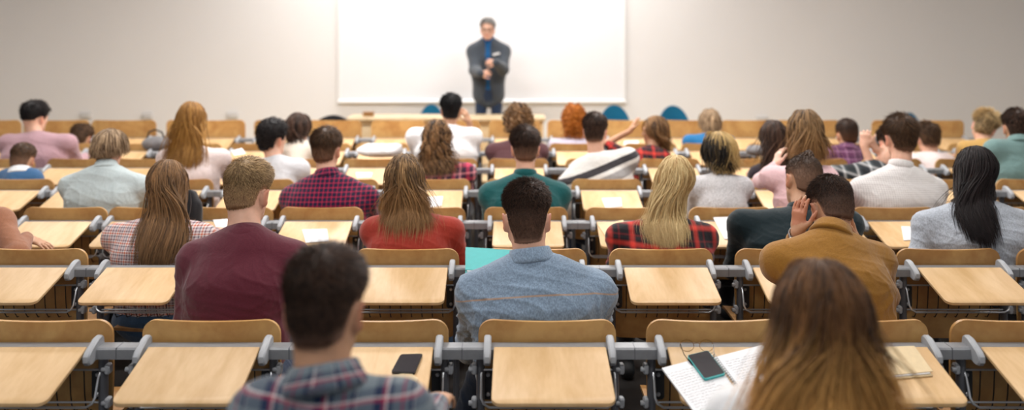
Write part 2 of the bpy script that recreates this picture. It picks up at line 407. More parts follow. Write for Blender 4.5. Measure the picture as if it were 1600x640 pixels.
def cap_dirs(style):
    """hairline angle for azimuth; phi measured from the back of the head"""
    b, sd, fr = style.get('line', (-.070, .004, .062))
    def tmax(c):
        zl = np.interp(c, [-1, -.55, -.32, -.18, 0, .26, .42, .62, 1], [fr, fr * .8 + sd * .2, sd - .025, sd - .010, sd + .008, sd + .002, (sd + b) / 2 + .004, b * .8 + sd * .2, b])
        return np.arccos(np.clip((zl - HC0[2]) / HR0[2], -.985, .95))
    return tmax
def project(prims, P, th, it=4):
    for _ in range(it):
        d, g = sdf_grad(prims, P); P = P + g * (th - d)[:, None]
    return P
def sample_scalp(n, tmax):
    out = []
    while sum(map(len, out)) < n:
        v = rng.normal(size=(n * 2, 3)); v /= np.linalg.norm(v, axis=1, keepdims=True)
        c = -v[:, 1] / np.maximum(np.hypot(v[:, 0], v[:, 1]), 1e-6)
        out.append(v[np.arccos(np.clip(v[:, 2], -1, 1)) < tmax(c) - .03])
    return np.concatenate(out)[:n]
class HairMesh:
    def __init__(s): s.V = []; s.Q = []; s.T = []; s.A = []; s.n = 0
    def add(s, V, Q, Tr, A):
        s.V.append(V); s.A.append(A)
        if Q is not None and len(Q): s.Q.append(Q + s.n)
        if Tr is not None and len(Tr): s.T.append(Tr + s.n)
        s.n += len(V)
    def locks(s, P, wid, tone, sides=4, flat=.5, out=None, fade=None, taper=None):
        """P (n,m,3) polylines -> tapered flattened tubes"""
        n, m, _ = P.shape
        T = np.gradient(P, axis=1); T /= np.linalg.norm(T, axis=2, keepdims=True) + 1e-9
        O = out if out is not None else P - P.mean(axis=(0, 1))
        S = np.cross(T, O); S /= np.linalg.norm(S, axis=2, keepdims=True) + 1e-9
        O = np.cross(S, T)
        t = np.linspace(0, 1, m)
        tp = taper(t) if taper else np.minimum(.55 + 3 * t, 1) * np.minimum((1 - t) * 1.7, 1) ** .9 + .03
        a = 2 * np.pi * np.arange(sides) / sides
        w = wid[:, None] * tp[None]
        V = P[:, :, None] + w[:, :, None, None] * (np.cos(a)[None, None, :, None] * S[:, :, None] + flat * np.sin(a)[None, None, :, None] * O[:, :, None])
        V = V.reshape(-1, 3)
        base = (np.arange(n) * m * sides)[:, None, None] + (np.arange(m - 1) * sides)[None, :, None]
        k = np.arange(sides)[None, None]; k2 = (np.arange(sides) + 1) % sides
        Q = np.stack([base + k, base + k2, base + sides + k2, base + sides + k], -1).reshape(-1, 4)
        A = np.zeros((n, m, sides, 3)); A[..., 0] = tone[:, None, None]; A[..., 1] = t[None, :, None]
        if fade is not None: A[..., 2] = fade[:, None, None]
        s.add(V, Q, None, A.reshape(-1, 3))
    def build(s, name, mat, parent, base):
        me = mk_mesh(name, np.concatenate(s.V) - base, ([np.concatenate(s.Q)] if s.Q else []) + ([np.concatenate(s.T)] if s.T else []))
        attr3(me, 'strand', np.concatenate(s.A))
        return link(name, me, mat, parent)

def make_hair(st, R, Hc, sc, coll, mat, parent, base, skinp):
    """st: style dict. coll: list of prims of the clothed body, world space. skinp: head skin prims, local"""
    H = HairMesh(); tmax = cap_dirs(st); kind = st['kind']; q = st.get('n', 1.0)
    toW = lambda P: Hc + sc * (P @ np.asarray(R).T)
    # --- cap: a closed-looking shell over the scalp
    nt, nph = (20, 96) if st.get('count', 900) > 1200 else (14, 40)
    ph = np.linspace(-np.pi, np.pi, nph, endpoint=False); tt = np.linspace(0.02, 1, nt)
    tm = tmax(np.cos(ph))
    TH = tt[:, None] * tm[None]; PH = np.broadcast_to(ph, TH.shape)
    Dv = np.stack([np.sin(TH) * np.sin(PH), -np.sin(TH) * np.cos(PH), np.cos(TH)], -1).reshape(-1, 3)
    th_t, th_s = st.get('thick', (.018, .006)) if kind != 'long' else (.004, .003)
    nape = lambda P: P + A_(0, 0, 1) * (np.minimum(P[:, 2], 0) * st.get('nape', 0) * np.clip(-P[:, 1] / .05, 0, 1))[:, None]
    P0 = nape(HC0 + HR0 * Dv * 1.05)
    zz = np.clip((P0[:, 2] - .0) / .10, 0, 1); zz = zz * zz * (3 - 2 * zz)
    th = (th_s + (th_t - th_s) * zz) * np.clip((1 - np.repeat(tt, nph)) * 7, 0.02, 1)
    edge = np.repeat(tt, nph) > .999
    th = np.where(edge, -.004, th)
    P1 = project(skinp, P0, th)
    k = np.arange(nph); k2 = (k + 1) % nph
    Q = np.concatenate([np.stack([i * nph + k, i * nph + k2, (i + 1) * nph + k2, (i + 1) * nph + k], 1) for i in range(nt - 1)])
    fd = st.get('fade', 0.0)
    fade = lambda z: np.clip((st.get('fade_z', .03) - z) / .09, 0, 1) * fd
    eg = np.clip((np.repeat(tt, nph) - .84) / .15, 0, 1) * st.get('edge', 1.0 if kind != 'long' else 0) * (P1[:, 1] < .05)
    Ac = np.stack([np.clip(np.tile(.30 + .16 * rng.normal(size=nph), nt), 0, 1) if kind == 'long' else np.clip(.28 + .12 * rng.normal(size=len(P1)), 0, 1), np.full(len(P1), .1), np.maximum(fade(P1[:, 2]), eg)], 1)
    H.add(toW(P1), Q, (np.stack([k2, k, np.full(nph, 0)], 1) if False else None), Ac)
    if kind in ('short', 'bun'):
        n = int(st.get('count', 3200) * q)
        D = sample_scalp(n, tmax); P = nape(HC0 + HR0 * D * 1.05)
        z = np.clip(P[:, 2] / .10, 0, 1); z = z * z * (3 - 2 * z)
        lt, ls = st.get('len', (.035, .012)); L = (ls + (lt - ls) * z) * (.7 + .6 * rng.random(n))
        cD = -D[:, 1] / np.maximum(np.hypot(D[:, 0], D[:, 1]), 1e-6); te = np.arccos(np.clip(D[:, 2], -1, 1)) / tmax(cD); eg = np.clip((te - .80) / .2, 0, 1) * (D[:, 1] < .3); L *= 1 - .6 * eg
        thr = (th_s + (th_t - th_s) * z) * np.clip((1 - te) * 7, .1, 1)
        P = project(skinp, P, thr * rng.uniform(.75, 1.02, n)); d, N = sdf_grad(skinp, P)
        wh = A_(*st.get('whorl', (.01, -.07, .095)))
        fl = P - wh; fl -= N * (fl * N).sum(1, keepdims=True); fl /= np.linalg.norm(fl, axis=1, keepdims=True) + 1e-6
        sw = np.cross(N, fl)
        lift = st.get('lift', .35); lf = lift * (.35 + .65 * z)[:, None]
        v = N * lf + fl * (1 - lf) + sw * .35 + rng.normal(size=P.shape) * st.get('mess', .25)
        if 'comb' in st: v += A_(*st['comb']) * z[:, None]
        v /= np.linalg.norm(v, axis=1, keepdims=True)
        m = 4; t = np.linspace(0, 1, m)[None, :, None]
        poly = P[:, None] + v[:, None] * t * L[:, None, None]
        poly = poly + (fl * .35 - N * (.25 if lift > .3 else .06))[:, None] * (t ** 2) * L[:, None, None]
        tone = np.clip(.45 + .34 * rng.normal(size=n) + st.get('toptone', 0) * z, 0, 1)  # toptone paints light into the colour of the top strands
        H.locks(toW(poly.reshape(-1, 3)).reshape(n, m, 3), (st.get('w', .0016) * (.7 + .6 * rng.random(n)) * sc / max(q, .15) ** .5), tone, 3, .8,
                out=np.broadcast_to((N @ np.asarray(R).T)[:, None], (n, m, 3)), fade=np.maximum(fade(P[:, 2]) * .6, eg * .6 * st.get('edge', 1.0)))
    if kind == 'bun':
        n = 260; kc = A_(.012, -.035, .125)
        D = sample_scalp(n * 4, tmax); D = D[(D[:, 2] > .62)][:n]; n = len(D)
        P = HC0 + HR0 * D * 1.06; t = np.linspace(0, 1, 6)[None, :, None]
        e = kc + rng.normal(size=(n, 3)) * .010
        poly = P[:, None] * (1 - t) + e[:, None] * t; poly[..., 2] += (np.sin(t[..., 0] * np.pi) * .006)
        H.locks(toW(poly.reshape(-1, 3)).reshape(n, 6, 3), np.full(n, .003), rng.random(n), 4, .6, taper=lambda t: .8 - .2 * t)
        a = rng.random((220, 1)) * 6.28 + np.linspace(0, 2.6, 7)[None]; b = rng.normal(size=(220, 1)) * .9 + np.linspace(0, .7, 7)[None]
        r = .018 + .004 * rng.random((220, 1))
        poly = kc + A_(0, 0, .006) + np.stack([r * np.cos(a) * np.cos(b), r * np.sin(a) * np.cos(b), r * np.sin(b) * .8], -1)
        H.locks(toW(poly.reshape(-1, 3)).reshape(220, 7, 3), np.full(220, .003), rng.random(220), 4, .6)
    if kind == 'long':
        n = int(st.get('count', 900) * q); D = sample_scalp(n, tmax); kq = int(n * .42); pa = np.stack([rng.normal(size=kq) * .10 + st.get('part', 0) * 10, rng.uniform(-.75, .62, kq), np.zeros(kq)], 1); pa[:, 2] = np.sqrt(np.clip(1 - pa[:, 0] ** 2 - pa[:, 1] ** 2, .05, 1)); D[:kq] = pa / np.linalg.norm(pa, axis=1, keepdims=True); P = project(skinp, HC0 + HR0 * D * 1.04, .002)
        px = st.get('part', 0.0); d, N = sdf_grad(skinp, P)
        v = np.stack([np.sign(P[:, 0] - px) * np.clip(np.abs(P[:, 0] - px) / .02, .2, 1) * st.get('sidew', .7), np.full(n, -st.get('back', .75)), np.full(n, -.25)], 1)
        v -= N * (v * N).sum(1, keepdims=True) * .9; v += N * st.get('rise', .25); v /= np.linalg.norm(v, axis=1, keepdims=True)
        Pw = toW(P); vw = v @ np.asarray(R).T; Rm = np.asarray(R)
        zend = st['zend'] + rng.random(n) ** st.get('rp', 1.0) * st.get('ragged', .08)
        off = st.get('vol', .012) * rng.random(n) + .004
        fr = (P[:, 1] > .03) & (np.abs(P[:, 0]) > .03) & (rng.random(n) < st.get('front', .25))      # locks that fall in front of the shoulder
        step = .012; Bk = nrm((Rm @ A_(0, -1, 0)) * A_(1, 1, 0)); K = int(st.get('steps', 46)); path = [Pw.copy()]
        tgt = st.get('target', Hc[0]); gat = st.get('gather', 4.0)
        ss = rng.normal(size=n) * .5 + .5
        alive = np.ones(n, bool)
        for i in range(K):
            loc = (Pw - Hc) @ Rm / sc
            acc = np.zeros_like(Pw); acc[:, 2] -= .42
            below = np.clip((.03 - loc[:, 2]) / .08, 0, 1)
            bk = np.where(fr, .25, -st.get('tuck', .40)) * below * np.where(loc[:, 1] > -.07, 1, .1)
            acc -= bk[:, None] * Bk
            if tgt is not None: acc[:, 0] += np.clip((tgt + (ss - .5) * st.get('tw', .13) - Pw[:, 0]) * gat, -.8, .8) * below
            vw = vw * .78 + acc; vw /= np.linalg.norm(vw, axis=1, keepdims=True)
            Q_ = Pw + vw * step
            loc = (Q_ - Hc) @ Rm / sc; rr = HR0 * (1.03 + off[:, None] * 9)
            e = (loc - HC0) / rr; le = np.linalg.norm(e, axis=1); ins = (le < 1) & (loc[:, 2] > -.06)
            loc[ins] = HC0 + rr[ins] * e[ins] / le[ins, None]
            ins2 = (loc[:, 2] <= -.02) & (np.hypot(loc[:, 0], loc[:, 1] + .02) < .070) & (~fr)
            sgn = loc[ins2] - A_(0, -.02, 0); sgn[:, 2] = 0; l2 = np.linalg.norm(sgn, axis=1, keepdims=True) + 1e-6
            tgtp = A_(0, -.02, 0) + sgn / l2 * .070; loc[ins2, 0] = tgtp[:, 0]; loc[ins2, 1] = tgtp[:, 1]
            Q_ = Hc + sc * loc @ Rm.T
            if coll:
                d, g = sdf_grad(coll, Q_); mg = off * .55 + .003; hit = d < mg
                Q_[hit] += g[hit] * (mg - d)[hit, None]
                dv = Q_ - Pw; Lv = np.linalg.norm(dv, axis=1, keepdims=True); Q_ = Pw + dv / (Lv + 1e-9) * np.minimum(Lv, step * 1.6)
            vn = Q_ - Pw; vw = np.where(alive[:, None], vn / (np.linalg.norm(vn, axis=1, keepdims=True) + 1e-9), vw)
            alive &= Q_[:, 2] > zend
            Pw = np.where(alive[:, None], Q_, Pw); path.append(Pw.copy())
        path = np.stack(path, 1); m = int(st.get('m', 16))
        seg = np.linalg.norm(np.diff(path, axis=1), axis=2); s = np.concatenate([np.zeros((n, 1)), np.cumsum(seg, 1)], 1)
        keep = s[:, -1] > .02; path, s = path[keep], s[keep]; n = len(path)
        poly = np.empty((n, m, 3))
        for i in range(n):
            u = np.linspace(0, s[i, -1], m)
            for a in range(3): poly[i, :, a] = np.interp(u, s[i], path[i, :, a])
        for _ in range(2): poly[:, 1:-1] = .5 * poly[:, 1:-1] + .25 * (poly[:, :-2] + poly[:, 2:])
        cu = st.get('curl', 0)
        tl = np.linspace(0, 1, m)[None] * s[:, -1:]
        if cu:
            a = tl / st.get('wave', .05) * 6.283 + rng.random((n, 1)) * 6.28; am = cu * np.clip(tl / .05, 0, 1) * (.6 + .8 * rng.random((n, 1)))
            poly[..., 0] += am * np.cos(a); poly[..., 1] += am * np.sin(a); poly[..., 2] += .5 * am * np.cos(a * .7 + 1)
        poly += rng.normal(size=(n, 1, 3)) * .0015 + (rng.normal(size=(n, 1, 3)) * .006) * np.linspace(0, 1, m)[None, :, None] ** 2
        if 'tone_x' in st:
            x = P[keep][:, 0]; tone = np.clip((x - st['tone_x']) / .02, 0, 1) * .8 + .12 * rng.random(n)
        else:
            xk = P[keep]; lowf = np.sin(xk[:, 0] * 95 + 2.1 * np.sin(xk[:, 1] * 40)) * .5 + np.sin(xk[:, 0] * 210 + 1.0) * .3
            tone = np.clip(st.get('tone', .4) + st.get('tonevar', .26) * (.55 * rng.normal(size=n) + .8 * lowf), 0, 1)
        ctr = Hc * A_(1, 1, 0); o = poly * A_(1, 1, 0) - ctr; o[..., 2] = .03
        o[:, :2] = o[:, :2] + A_(0, 0, .05)
        H.locks(poly, st.get('w', .0055) * (.55 + .9 * rng.random(n)) / max(q, .2) ** .5, tone, 4 if q < .6 else 5, .42, out=o)
    return H.build('hair', mat, parent, base)

def band(c, ax, side, prof, rx, ry, n=32):
    """ring of revolution with an oval plan: prof [(dr,h)]"""
    m = MB(); ax = nrm(ax); s = nrm(np.asarray(side) - ax * np.dot(side, ax)); d = np.cross(ax, s); V = []; k = len(prof)
    for i in range(n):
        a = 2 * math.pi * i / n
        for dr, h in prof: V.append(c + ax * h + (rx + dr) * math.cos(a) * s + (ry + dr) * math.sin(a) * d)
    Fs = [[i * k + j, ((i + 1) % n) * k + j, ((i + 1) % n) * k + (j + 1) % k, i * k + (j + 1) % k] for i in range(n) for j in range(k)]
    m.add(V, Fs); return m
PEOPLE = {}
HANDS = {}
def person(key, label, Y, cx, top, sh, ysh, yneck, shirt, hair, skinm, trousers, shoe_mat, hairmat_, fem=False, dsh=.0, hd=.06, yaw=0, pitch=8, roll=0, hs=None,
           res=.008, arms=None, collar='crew', sleeve=1.0, stand=None, bulk=1.0, pelvis=None, group=None, ears=True, lapy=None, legs=True, collar_mat=None, dshr=0, neck_r=None, floor=0.0, shirt_long=0.0, deep=1.0, seat=None, feet=None):
    """Y: depth of the chair back the person sits in front of; pixels give head, shoulders and neck in the picture"""
    fwd = A_(0, 1, 0) if not stand else A_(0, -1, 0)
    ys = Y + .20 + dsh
    sl, sr = W(sh[0], ysh if not hasattr(ysh, '__len__') else ysh[0], ys), W(sh[1], ysh if not hasattr(ysh, '__len__') else ysh[1], ys + dshr)
    r_d = (.062 if not fem else .052) * bulk
    L = sl + A_(r_d + .006, 0, -r_d * .75); Rr = sr - A_(r_d + .006, 0, r_d * .75)
    sc = hs or (1.0 if not fem else .96)
    hy = ys + hd
    tp = W(cx, top, hy); R = rotm(yaw, pitch, roll); Rn = np.asarray(R)
    th_t = hair.get('thick', (.018, .006))[0]
    Hc = tp - A_(0, 0, (.114 + th_t * .8) * sc)
    nk = W((sh[0] + sh[1]) / 2 * .5 + cx * .5, yneck, ys); 
    N = A_(nk[0], ys - .02 * (1 if not stand else -1), nk[2] - (.058 if not stand else .015))
    mid = (L + Rr) / 2
    if pelvis is not None: Pv = A_(*pelvis)
    elif stand: Pv = A_(mid[0], ys + .02, floor + .93)
    else: Pv = A_((mid[0] * .7 + (seat if seat is not None else mid[0]) * .3), Y + .17, .53)
    side = nrm(Rr - L); sw = np.linalg.norm(Rr - L) / 2
    up = nrm(N - Pv); bk = np.cross(side, up); bk = bk if np.dot(bk, fwd) < 0 else -bk
    hunch = .025 if not stand else .0
    Wst = Pv + (N - Pv) * .33 + bk * hunch * .8; Ch = Pv + (N - Pv) * .66 + bk * hunch; Up = Pv + (N - Pv) * .88 + bk * hunch * .4
    B_ = bulk * deep
    cw = sw * (1.02 if not fem else .95); ww = sw * (.90 if not fem else .78); pw = max(sw * .92, .15)
    def torso(o, k=.05, full=0.0):
        ww_, B2 = ww + (cw - ww) * full, .112 * B_ + .014 * full
        return [econe(Pv, Wst, (pw + o, .125 * B_ + o), (ww_ + o, B2 + o), side, k), econe(Wst, Ch, (ww_ + o, B2 + o), (cw + o, .122 * B_ + o), side, k),
                econe(Ch, Up, (cw + o, .122 * B_ + o), (sw * .80 + o, .085 * B_ + o), side, k), cone(L, Up, r_d + o - .004, .06 + o, k), cone(Rr, Up, r_d + o - .004, .06 + o, k),
                cone(N - up * .01, L + A_(0, 0, .012), .05 + o, r_d * .7 + o, .06), cone(N - up * .01, Rr + A_(0, 0, .012), .05 + o, r_d * .7 + o, .06)]
    # arms
    arms = arms or {}
    sk = []; shp = []; handinfo = {}
    s_l = 1.0 if not fem else .92
    for nm, S, sg in (('l', L, -1), ('r', Rr, 1)):
        a = arms.get(nm, {})
        Tg = A_(*a['w']) if 'w' in a else (A_(S[0] - sg * .07, Y + .63, .795) if not a.get('lap') else A_(S[0] - sg * .08, Y + .44, .66))
        E, Tg = ik(S, Tg, .29 * s_l, .255 * s_l, A_(*a.get('pole', (sg * .22, -.12, -1))))
        ra = (.050 if not fem else .041) * bulk ** .5
        sk += [cone(S, E, ra - .008, ra * .78 - .004, .02), cone(E, Tg, ra * .80, .026 if not fem else .022, .02)]
        hdir = A_(*a['hd']) if 'hd' in a else nrm((Tg - E) * A_(.5, 1, .1) + A_(-sg * .05, .1, 0))
        hn = A_(*a['hn']) if 'hn' in a else A_(0, 0, 1)
        add_hand(sk, Tg - nrm(hdir) * .005, hdir, hn, sg > 0, a.get('curl', .3), a.get('spread', .1), s=.98 if not fem else .9)
        slv = a.get('sleeve', sleeve)
        shp += [cone(S, S + (E - S) * min(1, slv * 2), ra + .016, ra + .008 - .006 * min(1, slv * 2), .06)]
        if slv > .5:
            e2 = E + (Tg - E) * min((slv - .5) * 2, .98); shp += [cone(E, e2, ra + .007, (.036 if not fem else .031) if slv > .9 else ra * .95, .025)]
        handinfo[nm] = (S, E, Tg, ra)
    base = A_(Pv[0], Pv[1], floor)
    # legs
    lg, tr, shoes = [], [], []
    for sg in (-1, 1):
        hip = Pv + A_(sg * .085, 0, -.02)
        if stand: kn = A_(hip[0] + sg * .02, hip[1] - .02, floor + .50); an = A_(hip[0] + sg * .03, hip[1] + .01, floor + .09); toe = A_(sg * .03, -1, 0)
        else:
            kn = A_(hip[0] + sg * .06, Y + .60, .535); an = A_(hip[0] + sg * .05, Y + (.62 if lapy is None else lapy[0 if sg < 0 else 1]), .095); toe = A_(sg * .12, 1, 0)
        if feet and sg in feet: an = A_(*feet[sg]); kn = A_((hip[0] + an[0]) / 2, Y + .58, .52)
        lg += [cone(hip, kn, .068, .045, .03), cone(kn, an, .046, .032, .03), cone(an, an + nrm(toe) * .12 - A_(0, 0, .055), .03, .022, .02)]
        tr += [cone(hip, kn, .086, .064, .03), cone(kn, an + A_(0, 0, .02), .063, .052, .03)]
        t = nrm(toe); b0 = A_(an[0], an[1], floor + .035)
        shoes.append((sg, [econe(b0 - t * .05 + A_(0, 0, .012), b0 + t * .10 + A_(0, 0, .004), (.038, .036), (.046, .028), np.cross(t, [0, 0, 1]), .02), cone(b0 - t * .03, an + A_(0, 0, .01), .04, .045, .02),
                      ell(b0 + t * .03 + A_(0, 0, -.055), (.2, .2, .022), k=.004, op=-1)]))
    tr += [econe(Pv - A_(0, 0, .05), Pv + (Wst - Pv) * .5, (pw + .012, .135 * B_), (ww + .008, .12 * B_), side, .04)]
    hp, hf, he = head_prims(fem, ears)
    near = res <= .0062
    hw = [place(p, R, Hc, sc) for p in hp + hf + he]
    nr = neck_r or (.058 if not fem else .048)
    nb = Hc + sc * (Rn @ A_(0, -.025, -.050)); 
    neck = [cone(N - up * .03, nb, nr * 1.08, nr * .97, .03)]
    prims = torso(-.012) + lg + hw[:len(hp)] + neck + hw[len(hp):] + sk
    if stand is None or True:
        V, Q = mesh_sdf(prims, res)
    me = mk_mesh('person', V - base, [Q])
    # face colouring: lips, eyes / brows, flush on ears and cheeks
    loc = (V - Hc) @ Rn / sc; fx = np.zeros_like(V)
    lip = np.exp(-((loc[:, 0] / .022) ** 2 + ((loc[:, 2] + .065) / .009) ** 2)) * (loc[:, 1] > .08)
    eye = np.exp(-(((np.abs(loc[:, 0]) - .031) / .010) ** 2 + ((loc[:, 2] - .003) / .006) ** 2) ** 2) * (loc[:, 1] > .07)
    brow = np.exp(-(((np.abs(loc[:, 0]) - .031) / .018) ** 2 + ((loc[:, 2] - .026) / .005) ** 2) ** 2) * (loc[:, 1] > .07)
    ear = np.clip((np.abs(loc[:, 0]) - .076) / .012, 0, 1) * (np.abs(loc[:, 2] + .024) < .05) * (np.abs(loc[:, 1]) < .05)
    fx[:, 0] = lip; fx[:, 1] = np.maximum(eye, brow); fx[:, 2] = ear * .8
    attr3(me, 'face', fx)
    body = link('person', me, skinm, None, tuple(base))
    tag(body, label, 'person', group)
    # clothing
    top_pr = torso(.004, .07, .85) + shp
    if shirt_long: top_pr.append(econe(Pv + A_(0, 0, .03), Pv - A_(0, 0, shirt_long), (pw + .02, .13 * B_), (pw + .03, .135 * B_), side, .05))
    extra = hair.pop('_shirt_cut', None) if isinstance(hair, dict) else None
    def garment(name, pr, mat, h, wr=.0035, pat=True):
        V, Q = mesh_sdf(pr, h)
        d, g = sdf_grad(pr, V, .006)
        # pattern coordinates: along / across each limb or the trunk
        rel = V - N; u = rel @ side; v = rel @ up
        pat_ = np.stack([u, v, np.zeros(len(V))], 1)
        if name not in ('trousers', 'shoe'):
            for nm, (S, E, Tg, ra) in handinfo.items():
                sg = -1 if nm == 'l' else 1
                for a_, b_, v0 in ((S, E, 0), (E, Tg, .29)):
                    ba = b_ - a_; t = np.clip(((V - a_) @ ba) / (ba @ ba), 0, 1); dd = np.linalg.norm(V - a_ - t[:, None] * ba, axis=1)
                    ax = nrm(ba); e1 = nrm(np.cross(ax, bk)); e2 = np.cross(ax, e1); q = V - a_ - t[:, None] * ba
                    out_ = ((V - S) @ (side * sg)) > (.012 if v0 == 0 else -.2)
                    m = (dd < ra + .024) & out_ & (t > (.06 if v0 == 0 else 0.0))
                    if v0: m &= dd < ra + .02
                    ang = np.arctan2(q @ e2, q @ e1)
                    pat_[m, 0] = (ang * .06)[m]; pat_[m, 1] = (-(v0 + t * np.linalg.norm(ba)))[m]
        # folds
        a1 = V @ A_(26, 17, 38); a2 = V @ A_(-21, 31, 49); a3 = V @ A_(9, -14, 71)
        fold = (1 - np.abs(np.sin(a1 * .8 + 1.9 * np.sin(a2 * .31)))) ** 3 * 1.3 + np.sin(a2 * .8 + 1.3 * np.sin(a1 * .5)) * .3 + (1 - np.abs(np.sin(a3 * .55 + 2 * np.sin(a1 * .23)))) ** 3 * .9 - .6
        hgt = np.clip(1.25 - np.clip(v / np.linalg.norm(N - Pv) + 1, 0, 1), .3, 1)
        if name not in ('trousers', 'shoe'):
            for S_ in (L, Rr):
                q_ = V - (S_ - up * .11); xq, zq = q_ @ side, q_ @ up; th_ = np.arctan2(zq, xq * (1 if S_ is L else -1)); dq = np.hypot(xq, zq)
                fold += 1.5 * ((1 - np.abs(np.sin(5.5 * th_ + 1.2 * np.sin(dq * 22) + S_[0] * 9))) ** 3 - .2) * np.exp(-(dq / .15) ** 2) * np.clip(dq / .03, 0, 1)
        V = V + g * (fold * wr * hgt)[:, None]
        me = mk_mesh(name, V - base, [Q]); attr3(me, 'pat', pat_)
        return link(name, me, mat, body)
    hh = max(res * 1.1, .0075)
    sname = shirt[0]
    if extra: top_pr2 = top_pr + extra(N, side, up, -bk, Pv)
    else: top_pr2 = top_pr
    sh_o = garment(sname, top_pr2, shirt[1], hh, shirt[2] if len(shirt) > 2 else .0035)
    garment('trousers', tr, trousers, .011, .003)
    for sg, pr in shoes:
        V, Q = mesh_sdf(pr, .009); so = link('shoe', mk_mesh('shoe', V - base, [Q]), shoe_mat, body)
        if feet: 
            lo, hi = V.min(0), V.max(0); c = (lo + hi) / 2; V, Q = mesh_sdf([ell((c[0], c[1], lo[2]), ((hi[0] - lo[0]) / 2 + .006, (hi[1] - lo[1]) / 2 + .006, .022), k=.01)], .008); link('sole', mk_mesh('sole', V - base, [Q]), M['cream'], so)
    # collar
    nd_ = nrm(nb - N)
    cc = N + nd_ * (.020 if near else .016)
    def addcol(b):
        me = b.mesh('collar', angle=1.2); V = np.concatenate(b.V); rel = V - cc
        attr3(me, 'pat', np.stack([np.arctan2(rel @ side, -(rel @ bk)) * .07, rel @ nd_, rel[:, 0] * 0], 1))
        link('collar', me, collar_mat or shirt[1], sh_o, tuple(-base))
    if collar == 'shirt':
        b = band(cc, nd_ * .9 + A_(0, 0, .1), side, [(.000, .040), (.006, .045), (.011, .041), (.017, .024), (.027, .004), (.030, -.006), (.024, -.012), (.004, -.014)], nr + .004, nr + .007)
        addcol(b)
    elif collar == 'crew':
        b = band(cc - nd_ * .012, nrm(nd_ * .45 + A_(0, 0, .55)), side, [(.001, .018), (.006, .022), (.012, .016), (.018, .0), (.002, -.010)], nr + .003, nr + .008)
        addcol(b)
    elif collar == 'stand':
        b = band(cc, nd_, side, [(.002, .044), (.006, .047), (.010, .042), (.018, -.002), (.002, -.012)], nr + .003, nr + .006)
        addcol(b)
    # collar meshes are in world space: undo
    if hair:
        make_hair(hair, R, Hc, sc, top_pr, hairmat_, body, base, [p for p in hp] + [place_inv(neck[0], R, Hc, sc)])
    PEOPLE[key] = dict(body=body, base=base, Hc=Hc, R=Rn, sc=sc, N=N, up=up, side=side, bk=bk, arms=handinfo, shirt=sh_o, L=L, Rr=Rr, top=top_pr)
    return body
def place_inv(p, R, c, s):
    """world prim -> head-local frame"""
    f0 = p.f; R = np.asarray(R)
    def f(x, y, z):
        X = c[0] + s * (R[0, 0] * x + R[0, 1] * y + R[0, 2] * z); Y = c[1] + s * (R[1, 0] * x + R[1, 1] * y + R[1, 2] * z); Z = c[2] + s * (R[2, 0] * x + R[2, 1] * y + R[2, 2] * z)
        return f0(X, Y, Z) / s
    return Prim(f, [-1] * 3, [1] * 3, p.k / s)
# ------------------------------------------------------------------ materials used
M = {}
M['ply'] = wood('plywood_back', srgb(212, 167, 104), srgb(184, 134, 76))
M['top'] = wood('plywood_tablet', srgb(226, 190, 142), srgb(208, 168, 116), scale=(5, 1.3, 2))
M['lowply'] = wood('plywood_seat', srgb(178, 132, 76), srgb(140, 98, 52))
M['alu'] = plain('grey_painted_metal', srgb(150, 152, 156), .42, .25, noise=.06)
M['grey'] = plain('light_grey_plastic', srgb(176, 179, 184), .45, noise=.05)
M['post'] = plain('charcoal_metal', srgb(106, 108, 114), .45, .2)
M['plate'] = plain('dark_plate', srgb(48, 49, 52), .5, .2)
M['chrome'] = plain('chrome', srgb(214, 217, 222), .28, .65)
M['wire'] = plain('black_wire', srgb(28, 28, 30), .4, .3)
M['wall'] = plain('wall_paint', srgb(233, 231, 230), .8, spec=.2, noise=.012, nscale=1.2)
M['board'] = plain('whiteboard_face', srgb(238, 238, 241), .55, spec=.3)
M['white'] = plain('white_trim', srgb(238, 238, 238), .5)
M['floor'] = plain('floor_vinyl', srgb(46, 42, 40), .6, noise=.15, nscale=6)
M['ceil'] = plain('ceiling_paint', srgb(235, 235, 233), .9)
M['paper'] = plain('paper', srgb(243, 243, 246), .8, noise=.02)
M['cream'] = plain('cream_paper', srgb(228, 205, 165), .8, noise=.05)
M['ink'] = plain('ink', srgb(70, 72, 84), .8)
M['teal'] = plain('teal_card', srgb(58, 168, 168), .55, noise=.04)
M['bluefab'] = cloth('blue_upholstery', srgb(22, 104, 138), amt=.1)
M['blackfab'] = cloth('black_cloth', srgb(34, 34, 38))
M['greyfab'] = cloth('grey_cloth', srgb(120, 118, 120))
M['whitefab'] = cloth('white_cloth', srgb(240, 240, 242), amt=.6)
M['black'] = plain('black_gloss', srgb(24, 24, 28), .22)
M['darkglass'] = plain('dark_screen', srgb(42, 40, 46), .18)
M['desk'] = wood('desk_wood', srgb(226, 205, 170), srgb(208, 182, 140))
M['sock'] = plain('socket_plastic', srgb(206, 204, 202), .6)
M['gold'] = plain('brass_wire', srgb(150, 110, 60), .3, 1.0)
M['steel'] = plain('steel', srgb(190, 192, 196), .25, 1.0, noise=.1, nscale=300)
def emis(name, col, st):
    m, nt, bs = newmat(name); bs.inputs['Emission Color'].default_value = col; bs.inputs['Emission Strength'].default_value = st; return m
M['lamp'] = emis('lamp_diffuser', (1, .97, .93, 1), 6)

